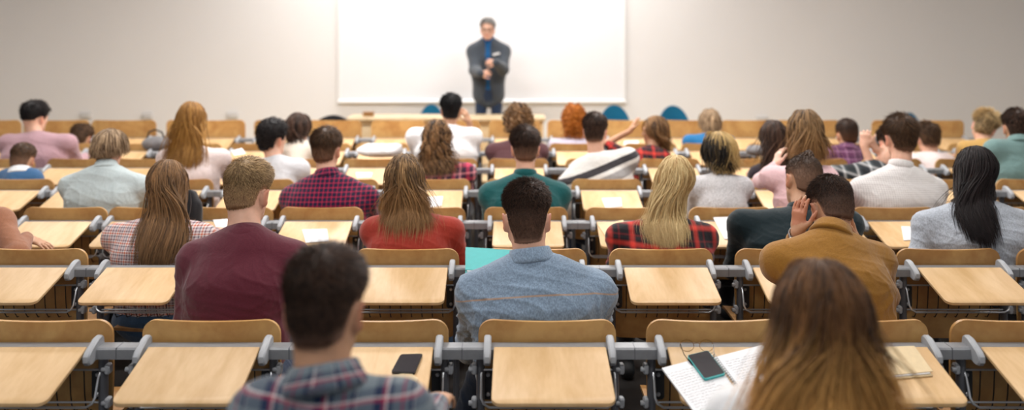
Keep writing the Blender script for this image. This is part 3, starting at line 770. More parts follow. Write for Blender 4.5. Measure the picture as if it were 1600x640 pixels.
# ------------------------------------------------------------------ the setting
WALL = 11.3; XL, XR, YB, ZT = -8.2, 8.2, -1.6, 3.9
def wallbox(name, lo, hi, mat):
    b = MB(); b.box(lo, hi); return tag(b.obj(name, mat), kind='structure')
wallbox('floor', (XL, YB, -.1), (XR, WALL, 0), M['floor'])
wallbox('wall_front', (XL, WALL, -.1), (XR, WALL + .15, ZT), M['wall'])
wallbox('wall_left', (XL - .15, YB, -.1), (XL, WALL + .15, ZT), M['wall'])
wallbox('wall_right', (XR, YB, -.1), (XR + .15, WALL + .15, ZT), M['wall'])
wallbox('ceiling', (XL, YB, ZT), (XR, WALL + .15, ZT + .1), M['ceil'])
wallbox('floor_platform', (XL, 9.25, 0), (XR, WALL, .25), M['desk'])
# whiteboard on the front wall
bd = empty('whiteboard', (W(753, 100, WALL)[0], WALL, .96)); tag(bd, 'large plain white board fixed on the front wall behind the lecturer', 'whiteboard')
bw = (975 - 532) * WALL / F / 2
b = MB(); b.box((-bw, -.03, .03), (bw, -.002, 2.4), .004); b.obj('panel', M['board'], bd)
for nm, x in (('frame_side', -bw), ('frame_side', bw)):
    b = MB(); b.box((x - .02, -.038, 0), (x + .02, -.002, 2.42), .006); b.obj(nm, M['white'], bd)
b = MB(); b.box((-bw - .02, -.038, 2.4), (bw + .02, -.002, 2.44), .006); b.obj('frame_top', M['white'], bd)
b = MB(); b.prism([(-.085, .0), (-.002, -.02), (-.002, .04), (-.035, .04), (-.075, .014), (-.085, .014)], -bw - .02, bw + .02, .004); b.obj('pen_ledge', M['white'], bd)
# wall sockets
for px, py, tx in ((60, 178, 'beyond the black-haired student in mauve'), (135, 180, 'above a stooping dark head'), (231, 181, 'above the grey bag on the desk'), (364, 180, 'right of the student with long ginger hair'), (1190, 186, 'left of the long-haired woman in pink')):
    c = W(px, py, WALL); o = empty('wall_socket', tuple(c)); tag(o, 'small grey socket box on the front wall ' + tx, 'socket', 'wall sockets along the front wall')
    b = MB(); b.box((-.075, -.04, -.04), (.075, 0, .04), .008); b.obj('box', M['sock'], o)
    b = MB(); b.box((-.055, -.046, -.025), (.055, -.039, .025), .004); b.obj('cover', M['sock'], o)
# ceiling luminaires with their lights
def luminaire(x, y, power, label, sx=1.2, sy=.32, spread=180):
    o = empty('ceiling_light', (x, y, ZT)); tag(o, label, 'ceiling light', 'ceiling lights')
    b = MB(); b.box((-sx / 2 - .03, -sy / 2 - .03, -.09), (sx / 2 + .03, sy / 2 + .03, 0), .01); b.obj('housing', M['white'], o)
    b = MB(); b.box((-sx / 2, -sy / 2, -.097), (sx / 2, sy / 2, -.09)); b.obj('diffuser', M['lamp'], o)
    l = bpy.data.lights.new('ceiling_lamp', 'AREA'); l.shape = 'RECTANGLE'; l.size = sx; l.size_y = sy; l.energy = power; l.color = (1, .985, .97); l.spread = math.radians(spread)
    lo = bpy.data.objects.new('ceiling_lamp', l); C.link(lo); lo.parent = o; lo.location = (0, 0, -.11)

# ------------------------------------------------------------------ lecture chairs
def shell(w, zt, zb, rt, rb, th, curve, taper=0.0, n=15):
    zs = list(zb + rb * (1 - np.cos(np.linspace(0, np.pi / 2, 5)))) + list(np.linspace(zb + rb, zt - rt, 7)[1:-1]) + list(zt - rt * (1 - np.sin(np.linspace(0, np.pi / 2, 7))))
    Pf, Pb = [], []
    for z in zs:
        hw = w / 2 - taper * np.clip((zt - .2 - z) / (zt - zb), 0, 1)
        if z > zt - rt: hw += -rt + math.sqrt(max(rt ** 2 - (z - zt + rt) ** 2, 0))
        if z < zb + rb: hw += -rb + math.sqrt(max(rb ** 2 - (z - zb - rb) ** 2, 0))
        xs = np.linspace(-hw, hw, n)
        Pf.append([curve(x, z) + A_(0, th / 2, 0) for x in xs]); Pb.append([curve(x, z) - A_(0, th / 2, 0) for x in xs])
    return Pf, Pb
SL = .277
def backrest_mesh(w=.50, zt=.87, zb=.44):
    b = MB(); b.sheet(*shell(w, zt, zb, .056, .04, .013, lambda x, z: A_(x, -.016 * (1 - (2 * x / w) ** 2) + .012 - .05 * max(0, z - .62) ** 1.5, z - .006 * (1 - (2 * x / w) ** 2) * (z > zt - .2)), .02))
    return b.mesh('backrest', angle=.7)
def tablet_mesh(w=.395, x0=.0):
    prof = [(w / 2 + .018 - .012, -.30)] ; r = .03
    out = [(-w / 2, -.088), (w / 2, -.088)]
    p = rrect(-w / 2 - .003, -.360, w / 2 + .003, -.088, .03)
    p = [q for q in p if q[1] < -.12] ; p = sorted(p, key=lambda q: math.atan2(q[1] + .2, q[0])); p = [(-w / 2, -.088)] + p + [(w / 2, -.088)]
    V, Fs = [], []; n = len(p)
    for dz, ins in ((0, .003), (-.003, 0), (-.013, 0), (-.016, .003)):
        for x, y in p:
            s = 1 - ins / (w / 2); V.append((x * s + x0, y + (ins if y < -.3 else 0), .801 + (y + .088) * SL + dz))
    for r_ in range(3):
        for i in range(n): Fs.append([r_ * n + i, r_ * n + (i + 1) % n, (r_ + 1) * n + (i + 1) % n, (r_ + 1) * n + i])
    Fs += [list(range(n))[::-1], [3 * n + i for i in range(n)]]
    b = MB(); b.add(V, Fs); return b.mesh('tablet', angle=.5)
def bracket_mesh():
    b = MB(); b.prism([(-.018, .775), (-.026, .818), (-.038, .826), (-.060, .825), (-.122, .798), (-.137, .784), (-.139, .764), (-.129, .751), (-.112, .748), (-.075, .755), (-.02, .742)], -.0125, .0125, .005)
    return b.mesh('bracket')
def ring(pts, r, n=8): b = MB(); b.tube(pts, r, n); return b
def arc(c, u, v, r, a0, a1, n=5): return [c + r * (math.cos(math.radians(a)) * u + math.sin(math.radians(a)) * v) for a in np.linspace(a0, a1, n)]
CH = {}
def chair_parts(w=.50, zt=.87, simple=False):
    key = (round(w, 3), zt)
    if key in CH: return CH[key]
    P = []; k = w / .50; hx = .240 * k
    P.append(('backrest', backrest_mesh(w, zt), 'ply', (0, 0, 0)))
    P.append(('tablet', tablet_mesh(.395 * k, .006), 'top', (0, 0, 0)))
    bm = bracket_mesh()
    for x in (-.214 * k, .222 * k): P.append(('bracket', bm, 'grey', (x, 0, 0)))
    b = MB(); Pf, Pb = [], []
    for y in np.linspace(.03, .43, 12):
        e = .43 - y; hw = .215 * k - (.045 - math.sqrt(max(.045 ** 2 - max(0, .045 - e) ** 2, 0)))
        z = .455 + .06 * max(0, .12 - y) - .9 * max(0, y - .34) ** 2 * 3
        xs = np.linspace(-hw, hw, 11)
        Pf.append([A_(x, y, z + .010 * (x / .215 / k) ** 2 + .007) for x in xs]); Pb.append([A_(x, y, z + .010 * (x / .215 / k) ** 2 - .007) for x in xs])
    b.sheet(Pb, Pf); P.append(('seat', b.mesh('seat', angle=.7), 'lowply', (0, 0, 0)))
    b = MB()
    b.prism([(.015 * math.cos(a), -.045 + .022 * math.sin(a)) for a in np.linspace(0, 2 * math.pi, 13)[:-1]], .012, .765, 0, axis='z')
    b.box((-.03, -.12, 0), (.03, .10, .016), .006)
    pm = b.mesh('post')
    for s in (-1, 1): P.append(('post', pm, 'post', (s * hx, 0, 0)))
    b = MB(); b.box((-.010, -.070, -.018), (.010, -.038, .018), .005); b.lathe([(.008, -.020), (.009, -.017), (.009, -.004), (.007, 0)], (0, -.062, 0), 10, axis=(1, 0, 0)); km = b.mesh('clamp')
    for s in (-1, 1):
        for z in (.712, .592): P.append(('clamp', km, 'grey', (s * (hx + .022), 0, z)))
    # chrome book-rack frame
    zt_, zb_ = .708, .596
    l = hx - .004
    pts = [A_(-l, -.055, zt_)] + [A_(-l, -.075, zt_ - .02), A_(-l, -.098, zb_ + .03), A_(-l + .008, -.104, zb_ + .012), A_(-l + .028, -.106, zb_)]
    pts += [A_(-p[0], p[1], p[2]) for p in pts[::-1]]
    b = MB(); b.tube(pts, .0045, 8); b.tube([A_(-l, -.055, zt_), A_(l, -.055, zt_)], .004, 8); b.tube([A_(-l - .01, -.055, zb_ - .004), A_(l + .01, -.055, zb_ - .004)], .004, 8)
    P.append(('rack_frame', b.mesh('rack_frame'), 'chrome', (0, 0, 0)))
    b = MB()
    for i in range(8):
        x = (-.175 + .05 * i) * k; b.tube([A_(x, -.055, zt_), A_(x, -.05, .62), A_(x, -.042, .575), A_(x, -.02, .545), A_(x, .04, .535)], .0024, 5)
    P.append(('rack_wires', b.mesh('rack_wires'), 'wire', (0, 0, 0)))
    b = MB(); V = []
    pr = rrect(-.022, .592, .022, .702, .012); b.prism([(x, z) for x, z in pr][::-1], -.036, -.026, .002, axis='y')
    plm = b.mesh('hinge_plate')
    b = MB()
    for z in (.612, .682): b.lathe([(.008, 0), (.008, .003), (.005, .006)], (0, -.035, z), 10, axis=(0, -1, 0))
    bl = b.mesh('bolts')
    for x in (-.214 * k, .214 * k): P.append(('hinge_plate', plm, 'plate', (x, 0, 0), ('bolts', bl, 'chrome')))
    CH[key] = P; return P
def make_chair(X, Y, label, group, w=.50, zt=.87, skip=(), far=False):
    o = empty('lecture_chair', (X, Y, 0)); tag(o, label, 'chair', group)
    for p in chair_parts(w, zt):
        if p[0] in skip: continue
        if far and p[0] in ('clamp',): continue
        q = link(p[0], p[1], M[p[2]], o, p[3])
        if len(p) > 4 and not far: link(p[4][0], p[4][1], M[p[4][2]], q)
    return o
ROWY = dict(Z=1.62, A=3.02, B=4.01, C=4.96, D=5.91, E=6.86, F=7.81, G=8.76)
RN = dict(A='nearest row', B='second row', C='third row', D='fourth row', E='fifth row', F='sixth row', G='front row by the platform')
cent = dict(A=[68, 330, 593, 855, 1118, 1343, 1594], B=[55, 242, 440, 636, 836, 1033, 1230, 1482, 1671],
            C=[-45, 102, 235, 361, 502, 662, 822, 980, 1142, 1270, 1396, 1545],
            D=[29, 144, 278, 405, 536, 680, 814, 948, 1082, 1216, 1350, 1484, 1612],
            E=[6, 121, 226, 353, 468, 584, 699, 810, 931, 1046, 1162, 1277, 1393, 1509, 1616],
            F=[0, 102, 203, 305, 400, 508, 597, 711, 813, 900, 1016, 1106, 1209, 1320, 1422, 1523])
SAT = {}   # (row, index) -> who sits there
GP = [(-60, 33), (37, 140), (143, 244), (260, 383), (397, 478), (482, 565), (580, 664), (668, 750), (764, 845), (855, 938), (942, 1030), (1034, 1122), (1126, 1208), (1212, 1312), (1362, 1432), (1436, 1506)]
ordn = 'first second third fourth fifth sixth seventh eighth ninth tenth eleventh twelfth thirteenth fourteenth fifteenth sixteenth'.split()
NOBACK = {('B', 1)}
def build_chairs():
    for r, cs in cent.items():
        Y = ROWY[r]
        vis = [c for c in cs if c > -30]
        for i, c in enumerate(cs):
            who = SAT.get((r, i))
            if who: lab = 'plywood lecture chair holding %s' % who
            else:
                lab = 'empty plywood lecture chair, %s from the left in the %s' % (ordn[vis.index(c)] if c in vis else 'cut-off one', RN[r])
            make_chair((c - CX) * Y / F, Y, lab, 'lecture chairs of the ' + RN[r], skip=('backrest', 'hinge_plate') if (r, i) in NOBACK else (), far=r in 'DEF')
        seg = sorted((c - CX) * Y / F for c in cs)
        o = empty('seat_rail', (0, Y, 0)); tag(o, 'grey metal rail running along the backs of the chairs in the ' + RN[r], 'rail', 'rails behind the chair rows')
        b = MB(); b.prism([(-.086, .756), (-.03, .756), (-.026, .760), (-.026, .792), (-.03, .796), (-.080, .796), (-.086, .790)], seg[0] - .5, seg[-1] + .5, .002); b.obj('beam', M['alu'], o)
        for a, c in zip(seg[:-1], seg[1:]):
            b = MB(); x = (a + c) / 2; b.box((x - .0012, -.0868, .7555), (x + .0012, -.0255, .7966)); b.obj('joint', M['post'], o)
    Y = ROWY['G']
    for i, (x0, x1) in enumerate(GP):
        w = (x1 - x0) * Y / F
        make_chair(((x0 + x1) / 2 - CX) * Y / F, Y, 'tall-backed plywood chair, %s from the left in the front row facing the platform' % ordn[i], 'tall chairs of the front row', w=w, zt=.987, far=True)
    o = empty('seat_rail', (0, Y, 0)); tag(o, 'grey metal rail running along the backs of the front row facing the platform', 'rail', 'rails behind the chair rows')
    b = MB(); b.prism([(-.086, .764), (-.03, .764), (-.026, .768), (-.026, .796), (-.03, .80), (-.078, .80), (-.086, .792)], -5.8, 4.9, .002); b.obj('beam', M['alu'], o)

# ------------------------------------------------------------------ front of the room
def build_front():
    o = empty('lecturer_desk', (W(697, 180, 9.8)[0], 9.8, .25)); tag(o, 'long pale wooden lecturer desk on the platform in front of the whiteboard', 'desk')
    hw = (852 - 542) * 9.8 / F / 2
    b = MB(); b.box((-hw, -.05, .615), (hw, .40, .655), .008); b.obj('desk_top', M['desk'], o)
    b = MB(); b.box((-hw + .08, .02, .1), (hw - .08, .04, .615), .003); b.obj('modesty_panel', M['desk'], o)
    for x in (-hw + .05, hw - .05):
        b = MB(); b.box((x - .03, .0, 0), (x + .03, .36, .615), .008); b.obj('side_panel', M['desk'], o)
    c = W(576, 176, 9.95); o = empty('desk_bell', (c[0], 9.95, .905)); tag(o, 'small brown lidded box standing on the pale lecturer desk', 'box')
    b = MB(); b.box((-.06, -.05, 0), (.06, .05, .035), .008); b.obj('box_base', M['lowply'], o); b = MB(); b.box((-.064, -.054, .035), (.064, .054, .055), .008); b.obj('lid', M['lowply'], o); o.name = 'wooden_box'
    def bluechair(x0, x1, top, Y, lab, zf=.25, mat='bluefab'):
        a, c = W(x0, top, Y), W(x1, top, Y); w = c[0] - a[0]; zt = a[2] - zf
        o = empty('upholstered_chair', ((a[0] + c[0]) / 2, Y, zf)); tag(o, lab, 'chair', 'upholstered chairs on the platform')
        P_, Q_ = [], []
        zs = zt - .34 + .34 * np.sin(np.linspace(0, np.pi / 2, 11))
        for z in zs:
            hw = w / 2 * math.sqrt(max(1 - ((z - (zt - .34)) / .34) ** 2, .0004)); xs = np.linspace(-hw, hw, 13)
            P_.append([A_(x, .0 + .05 * (x / w * 2) ** 2 * -1, z) for x in xs]); Q_.append([A_(x, .05 + .05 * (x / w * 2) ** 2 * -1, z) for x in xs])
        b = MB(); b.sheet(P_, Q_); b.obj('backrest', M[mat], o)
        b = MB(); b.prism([(x, y) for x, y in rrect(-w / 2, -.44, w / 2, -.02, .08)], .40, .46, .012, axis='z'); b.obj('seat', M[mat], o)
        for sx in (-1, 1):
            for yy in (-.38, -.04):
                bb = MB(); bb.tube([A_(sx * (w / 2 - .03), yy, .41), A_(sx * (w / 2 - .01), yy - (.02 if yy < -.2 else -.03), 0)], .012, 8); bb.obj('leg', M['post'], o)
        for sx in (-1, 1):
            bb = MB(); bb.tube([A_(sx * w * .3, .0, .40), A_(sx * w * .3, .045, zt - .22)], .011, 8); bb.obj('back_support', M['post'], o)
    bluechair(652, 696, 163, 10.75, 'blue round-backed chair behind the white-shirted student touching his head')
    bluechair(934, 986, 164, 10.45, 'blue round-backed chair behind the red-haired student and the striped-sweater man')
    bluechair(1026, 1078, 165, 10.45, 'blue round-backed chair left of the student with blond hair by the wall')
    bluechair(1406, 1438, 176, 10.6, 'dark teal round-backed chair peeping over the front row behind the check-shirt man')
    bluechair(478, 562, 180, 9.55, 'black chair back left of the pale lecturer desk', mat='blackfab')
build_front()
# ------------------------------------------------------------------ who sits where
SK = dict(a=skin('skin_fair', srgb(226, 176, 150)), b=skin('skin_tan', srgb(196, 148, 116)), c=skin('skin_pale', srgb(235, 192, 170)))
def hm(n, d, l, tip=None, scalp=None, **k): return hairmat('hair_' + n, srgb(*d), srgb(*l), srgb(*tip) if tip else None, srgb(*scalp) if scalp else None, **k)
HM = dict(dark=hm('dark_brown', (22, 15, 12), (94, 68, 54), scalp=(212, 164, 138)), black=hm('black', (12, 10, 12), (44, 36, 36)), brown=hm('brown', (48, 34, 25), (110, 80, 55), scalp=(208, 160, 134)),
          sandy=hm('sandy', (104, 80, 54), (212, 178, 130), scalp=(205, 158, 128)), ombre=hm('ombre', (50, 33, 22), (140, 96, 58), tip=(226, 170, 98), tipstart=.50), lbrown=hm('light_brown', (54, 38, 26), (186, 146, 100), tip=(160, 120, 78)),
          streak=hm('streaked_brown', (40, 27, 20), (178, 134, 90)), blond=hm('blond', (166, 130, 80), (246, 224, 170)), ginger=hm('ginger_blond', (112, 72, 28), (196, 146, 76)), red=hm('red', (130, 66, 16), (214, 130, 50)),
          bob=hm('highlighted_bob', (88, 66, 48), (206, 176, 140)), split=hm('two_tone', (22, 18, 17), (206, 172, 112)), raven=hm('raven', (10, 8, 10), (46, 34, 34)), grey=hm('grey', (96, 92, 90), (190, 186, 182), scalp=(215, 170, 145)),
          bun=hm('undercut', (44, 31, 25), (96, 72, 54), scalp=(178, 138, 114)), bald=hm('thinning', (28, 20, 16), (84, 58, 42), scalp=(170, 112, 80)), cap=hm('jet', (8, 8, 10), (32, 28, 30)), toplit=hm('brown_toplit', (64, 44, 30), (220, 190, 140)))  # last entry: dark hair, its pale tone stands for light on top
TR = dict(navy=cloth('navy_denim', srgb(38, 52, 76)), black=cloth('black_trousers', srgb(30, 30, 34)), grey=cloth('grey_trousers', srgb(92, 94, 100)), jean=cloth('blue_jeans', srgb(60, 86, 116)))
SH = dict(dark=plain('dark_shoe', srgb(38, 40, 42), .6), white=plain('pale_shoe', srgb(205, 200, 190), .6), green=plain('green_suede', srgb(70, 78, 74), .8))
def s(*c): return srgb(*c)
g_, n_, r_, w_ = s(112, 124, 132), s(28, 44, 74), s(158, 34, 66), s(214, 208, 206)
P_near = plaid('plaid_grey_navy_red', .115, [(0, g_), (.30, n_), (.44, r_), (.50, w_), (.54, n_), (.62, g_), (.78, r_), (.82, g_), (.92, n_), (.985, w_)], [(0, g_), (.28, n_), (.42, r_), (.47, w_), (.50, n_), (.60, g_), (.80, r_), (.83, g_)])
P_orange = plaid('plaid_orange_white_navy', .042, [(0, s(206, 192, 194)), (.28, s(52, 54, 84)), (.40, s(226, 214, 212)), (.56, s(206, 104, 64)), (.72, s(226, 216, 214)), (.86, s(110, 44, 58))])
P_purple = plaid('check_crimson_navy', .027, [(0, s(30, 20, 52)), (.45, s(176, 36, 74)), (.72, s(30, 20, 52))], rough=.8)
P_redblack = plaid('plaid_red_black', .105, [(0, s(22, 20, 26)), (.30, s(26, 22, 28)), (.42, s(210, 56, 46)), (.52, s(214, 64, 50)), (.64, s(26, 22, 28)), (.80, s(22, 20, 26)), (.88, s(120, 30, 34)), (.95, s(22, 20, 26))], soft=1)
P_bw = plaid('plaid_black_white', .09, [(0, s(30, 34, 38)), (.4, s(40, 44, 50)), (.55, s(232, 232, 232)), (.68, s(70, 80, 84)), (.9, s(30, 34, 38))], soft=1)
P_wcheck = plaid('fine_check_white_grey', .0125, [(0, s(232, 228, 226)), (.80, s(158, 152, 152))])
P_pinkred = plaid('plaid_pink_navy', .10, [(0, s(60, 34, 58)), (.35, s(206, 66, 96)), (.6, s(70, 40, 66)), (.85, s(226, 150, 160))])
P_plum = plaid('plaid_plum', .06, [(0, s(96, 52, 84)), (.5, s(150, 106, 134)), (.7, s(80, 44, 72))])
wh, dk, mg = s(236, 234, 230), s(68, 66, 70), s(168, 166, 166)
P_stripe = plaid('striped_knit', 1.0, 'none', [(0, wh), (.54, mg), (.595, wh), (.625, dk), (.665, wh), (.99, wh)], absolute=.70, slope=-.33)
P_blue = plaid('blue_white_bands', 1.0, 'none', [(0, s(40, 92, 150)), (.655, s(224, 230, 238)), (.70, s(60, 110, 168)), (.72, s(214, 224, 236))], absolute=.70)
K = dict(denim=cloth('pale_denim', srgb(132, 152, 174), var=.10, heather=.16, amt=.5, seam=(-.085, .0028, srgb(176, 150, 132))), maroon=cloth('maroon_knit', srgb(96, 36, 50), amt=.3), mustard=cloth('mustard_canvas', srgb(152, 106, 40), amt=.4), rust=cloth('rust_knit', srgb(158, 52, 38), amt=.3),
         ink=cloth('ink_green', srgb(16, 34, 40)), linen=cloth('grey_linen', srgb(172, 178, 188), heather=.12, amt=.5), green=cloth('bottle_green', srgb(14, 84, 86), amt=.3), sage=cloth('pale_sage', srgb(186, 198, 200), amt=.4), greyknit=cloth('grey_melange', srgb(202, 200, 202), heather=.14),
         pink=cloth('pale_pink', srgb(240, 200, 204), amt=.5), blackk=cloth('black_top', srgb(38, 26, 36)), white=cloth('white_cotton', srgb(238, 238, 240), amt=.4), lilac=cloth('lilac', srgb(196, 190, 206)), plumbrown=cloth('plum_brown', srgb(96, 62, 66)), cream=cloth('cream_knit', srgb(232, 220, 206)),
         blush=cloth('blush', srgb(240, 224, 222)), mauve=cloth('mauve_pink', srgb(180, 144, 152)), teal=cloth('grey_teal', srgb(116, 146, 144)), jacket=cloth('slate_tweed', srgb(62, 68, 76), heather=.1), bshirt=cloth('blue_shirt', srgb(22, 82, 132)), yellow=cloth('ochre', srgb(206, 164, 96)), tan=cloth('tan_suede', srgb(150, 100, 74)), bluekid=cloth('faded_blue', srgb(58, 98, 140)), bluetop=cloth('mid_blue', srgb(34, 106, 158)), lgrey=cloth('light_grey', srgb(214, 214, 218)))
YA, YB_, YC, YD, YE, YF = (ROWY[k] for k in 'ABCDEF')
def short(**k):
    d = dict(kind='short', thick=(.020, .007), len=(.035, .012)); d.update(k); return d
def longh(zpx, Y, **k):
    d = dict(kind='long', thick=(.012, .008), zend=ZC - (zpx - YH) * Y / F); d.update(k); return d
def cast():
    J, B, N_, G_ = TR['jean'], TR['black'], TR['navy'], TR['grey']; D_, Wt = SH['dark'], SH['white']
    # two nearest
    person('near_man', 'dark-haired man in grey, navy and red plaid shirt, nearest to us', 1.60, 508, 388, (364, 672), 622, 568, ('plaid_shirt', P_near, .0025), short(thick=(.018, .002), len=(.028, .006), count=14000, w=.0011, lift=.15, comb=(.5, .4, .1), mess=.3, line=(-.062, -.0, .06)), SK['b'], N_, D_, HM['dark'],
           dsh=-.04, hd=.06, yaw=-4, pitch=14, hs=.97, res=.006, collar='shirt', arms=dict(l=dict(w=(-.50, 2.2, .80)), r=dict(w=(-.20, 2.35, .86), hd=(.05, 1, -.1), curl=.5)), pelvis=(-.40, 1.72, .53))
    person('near_woman', 'woman with long straight brown hair fading to blond, white top, nearest on the right', 1.55, 1283, 405, (1112, 1392), 632, 600, ('white_top', K['white']), longh(700, 1.8, count=6500, w=.0021, n=1.0, ragged=.10, front=.08, tuck=.4, vol=.011, tonevar=.32, sidew=.7, target=W(1283, 0, 1.75)[0], gather=4, tw=.15, m=18, steps=52), SK['a'], B, Wt, HM['ombre'],
           fem=True, dsh=.04, hd=.05, pitch=10, res=.006, arms=dict(l=dict(w=(.52, 2.28, .82), hd=(-.2, 1, -.1), curl=.4), r=dict(w=(.86, 2.32, .84))), pelvis=(.62, 1.72, .53), collar='crew')
    # nearest full row
    person('denim', 'broad dark-haired man in pale blue denim shirt sitting in the nearest row', YA, 823, 284, (714, 961), 438, 388, ('denim_shirt', K['denim'], .0075), short(thick=(.020, .002), len=(.024, .004), count=14000, w=.0009, lift=.5, nape=.75, mess=.4, fade=.12, fade_z=.02, whorl=(.012, -.06, .09), line=(-.068, .0, .06)), SK['a'], N_, SH['green'], HM['dark'],
           dsh=.04, hd=.06, pitch=18, hs=1.06, res=.006, collar='shirt', bulk=1.16, neck_r=.064, arms=dict(l=dict(w=(-.03, 3.56, .76), pole=(-.5, -.15, -1)), r=dict(w=(.24, 3.60, .76), pole=(.4, -.15, -1))), seat=.13, feet={-1: (-.225, 3.84, .105), 1: (.16, 3.60, .095)})
    person('maroon', 'sandy-haired man in maroon sweater with a bead bracelet, back to us', YA, 389, 248, (281, 483), 390, 344, ('sweater', K['maroon'], .004), short(thick=(.020, .002), len=(.020, .005), count=14000, w=.0009, lift=.2, mess=.3, comb=(.5, .5, 0), fade=.3, line=(-.066, .0, .06)), SK['a'], N_, D_, HM['sandy'],
           dsh=.10, hd=.09, pitch=14, hs=1.02, yaw=-14, res=.006, neck_r=.062, bulk=1.05, arms=dict(l=dict(w=(-1.16, 3.48, .70), pole=(-.25, -.5, -1), sleeve=.60), r=dict(w=(-.82, 3.8, .82))), seat=-1.09)
    person('mustard', 'man in mustard jacket with a watch, bowed head propped on his hand', YA, 1297, 277, (1192, 1395), 392, 350, ('mustard_jacket', K['mustard'], .005), short(thick=(.016, .004), len=(.016, .005), count=14000, w=.0009, lift=.2, fade=.2, mess=.3, line=(-.068, .0, .05)), SK['b'], G_, D_, HM['dark'],
           dsh=.20, hd=.10, pitch=32, hs=1.0, yaw=10, roll=6, res=.006, collar='shirt', bulk=1.05, arms=dict(l=dict(w=tuple(W(1246, 362, 3.50)), hd=(.10, .05, 1), hn=(-.8, -.5, .1), pole=(-.5, -.2, -1), spread=.0, curl=.22, sleeve=.88), r=dict(w=tuple(W(1338, 378, 3.62)), hd=(-.2, .1, 1), hn=(.9, -.2, .2), pole=(.5, -.2, -1), curl=.15, sleeve=.88)), seat=1.26)
    # second row
    person('orange', 'woman with long brown hair in orange, white and navy checked shirt', YB_, 262, 248, (164, 335), 360, 335, ('checked_shirt', P_orange), longh(432, 4.15, count=2900, w=.0026, ragged=.09, target=W(252, 0, 4.1)[0], gather=6, tw=.085, tuck=.5, front=.0, sidew=.5, vol=.008), SK['a'], J, Wt, HM['streak'], fem=True, dsh=.05, yaw=-10, pitch=10, res=.0065, seat=-1.75)
    person('rust', 'woman with streaked brown hair in rust red sweater at the left of the middle', YB_, 632, 240, (567, 722), 350, 325, ('rust_sweater', K['rust'], .004), longh(388, 4.15, count=2900, w=.0026, ragged=.17, rp=.3, front=.0, tuck=.45, target=W(634, 0, 4.1)[0], gather=5, tw=.12, sidew=.8, vol=.011, tonevar=.36), SK['a'], J, D_, HM['lbrown'], fem=True, dsh=.05, pitch=12, res=.0065, arms=dict(r=dict(w=tuple(W(722, 400, 4.55)), pole=(.35, -.3, -1))))
    person('blondie', 'woman with long blond hair in red and black plaid shirt', YB_, 1055, 240, (950, 1118), 360, 335, ('plaid_shirt', P_redblack), longh(384, 4.15, count=3200, w=.0026, ragged=.07, target=W(1043, 0, 4.1)[0], gather=5, tw=.065, tuck=.45, front=.0, vol=.010, sidew=.8, thick=(.016, .010), rise=.5), SK['a'], B, D_, HM['blond'], fem=True, dsh=.05, yaw=-6, pitch=6, roll=5, res=.0065)
    person('manbun', 'man with shaved sides and a small top knot in dark ink green jacket', YB_, 1253, 243, (1140, 1345), 338, 322, ('dark_jacket', K['ink'], .004), dict(kind='bun', thick=(.010, .004), len=(.012, .005), lift=.15, count=6000, w=.0009, fade=.45, fade_z=.075, line=(-.068, -.0, .05)), SK['b'], N_, D_, HM['bun'], dsh=.12, hd=.10, yaw=14, pitch=18, roll=14, hs=1.05, res=.0065, collar='stand')
    person('linen', 'woman with long straight black hair in grey linen blouse at the right', YB_, 1525, 227, (1430, 1612), 340, 305, ('linen_blouse', K['linen'], .005), longh(388, 4.15, count=3200, w=.0026, ragged=.12, target=W(1533, 0, 4.1)[0], gather=5, tw=.06, tuck=.45, front=.05, sidew=.6, vol=.009), SK['a'], B, D_, HM['raven'], fem=True, dsh=.06, pitch=10, yaw=4, res=.0065, arms=dict(l=dict(w=tuple(W(1402, 418, 4.42)), pole=(-.5, -.3, -1))), seat=2.4)
    person('edge', 'person in tan sleeve cut off by the left border, arm resting on the desk', YB_, -58, 262, (-140, 18), 335, 320, ('tan_jacket', K['tan']), longh(345, 4.2, count=500, w=.006, front=.6), SK['b'], B, D_, HM['ginger'], dsh=.05, arms=dict(r=dict(w=tuple(W(40, 372, 4.32)), hd=(1, .1, -.35), pole=(.7, -.6, -.4), curl=.3)), res=.0075, collar='crew')
    # third row
    person('purple', 'short-haired man in crimson and navy check shirt', YC, 511, 200, (440, 590), 299, 264, ('check_shirt', P_purple), short(count=6000, w=.0012, lift=.2, fade=.3), SK['a'], N_, D_, HM['brown'], dsh=.05, yaw=-10, collar='shirt', res=.007)
    person('green', 'dark-haired man in bottle green shirt sitting before the denim-shirted man', YC, 821, 198, (750, 890), 294, 266, ('green_shirt', K['green']), short(count=6000, w=.0012, lift=.2, fade=.5, fade_z=.02), SK['a'], J, D_, HM['dark'], dsh=.05, collar='stand', res=.007)
    person('sage', 'woman with highlighted bob in pale sage blouse on the left', YC, 172, 204, (96, 232), 282, 252, ('sage_blouse', K['sage'], .005), longh(252, 5.1, count=1300, w=.0036, ragged=.03, front=.3, tuck=.05, vol=.016, steps=26), SK['a'], B, D_, HM['bob'], fem=True, dsh=.05, yaw=-8, pitch=12, roll=4, collar='shirt', res=.007)
    person('wcheck', 'man with brown hair in fine white check shirt on the right', YC, 1406, 180, (1330, 1476), 286, 252, ('fine_check_shirt', P_wcheck), short(count=6000, w=.0012, lift=.2, len=(.04, .014), mess=.35, comb=(.5, .3, 0)), SK['a'], N_, D_, HM['brown'], dsh=.05, collar='stand', res=.007, hs=1.05)
    person('melange', 'woman with half dark, half blond hair in light grey melange sweater', YC, 1124, 208, (1076, 1174), 284, 268, ('grey_sweater', K['greyknit']), longh(276, 5.1, count=1300, w=.0036, ragged=.03, front=.1, tuck=.2, vol=.016, steps=28, tone_x=-.020, sidew=.5), SK['c'], B, D_, HM['split'], fem=True, dsh=.05, yaw=24, pitch=12, res=.007)
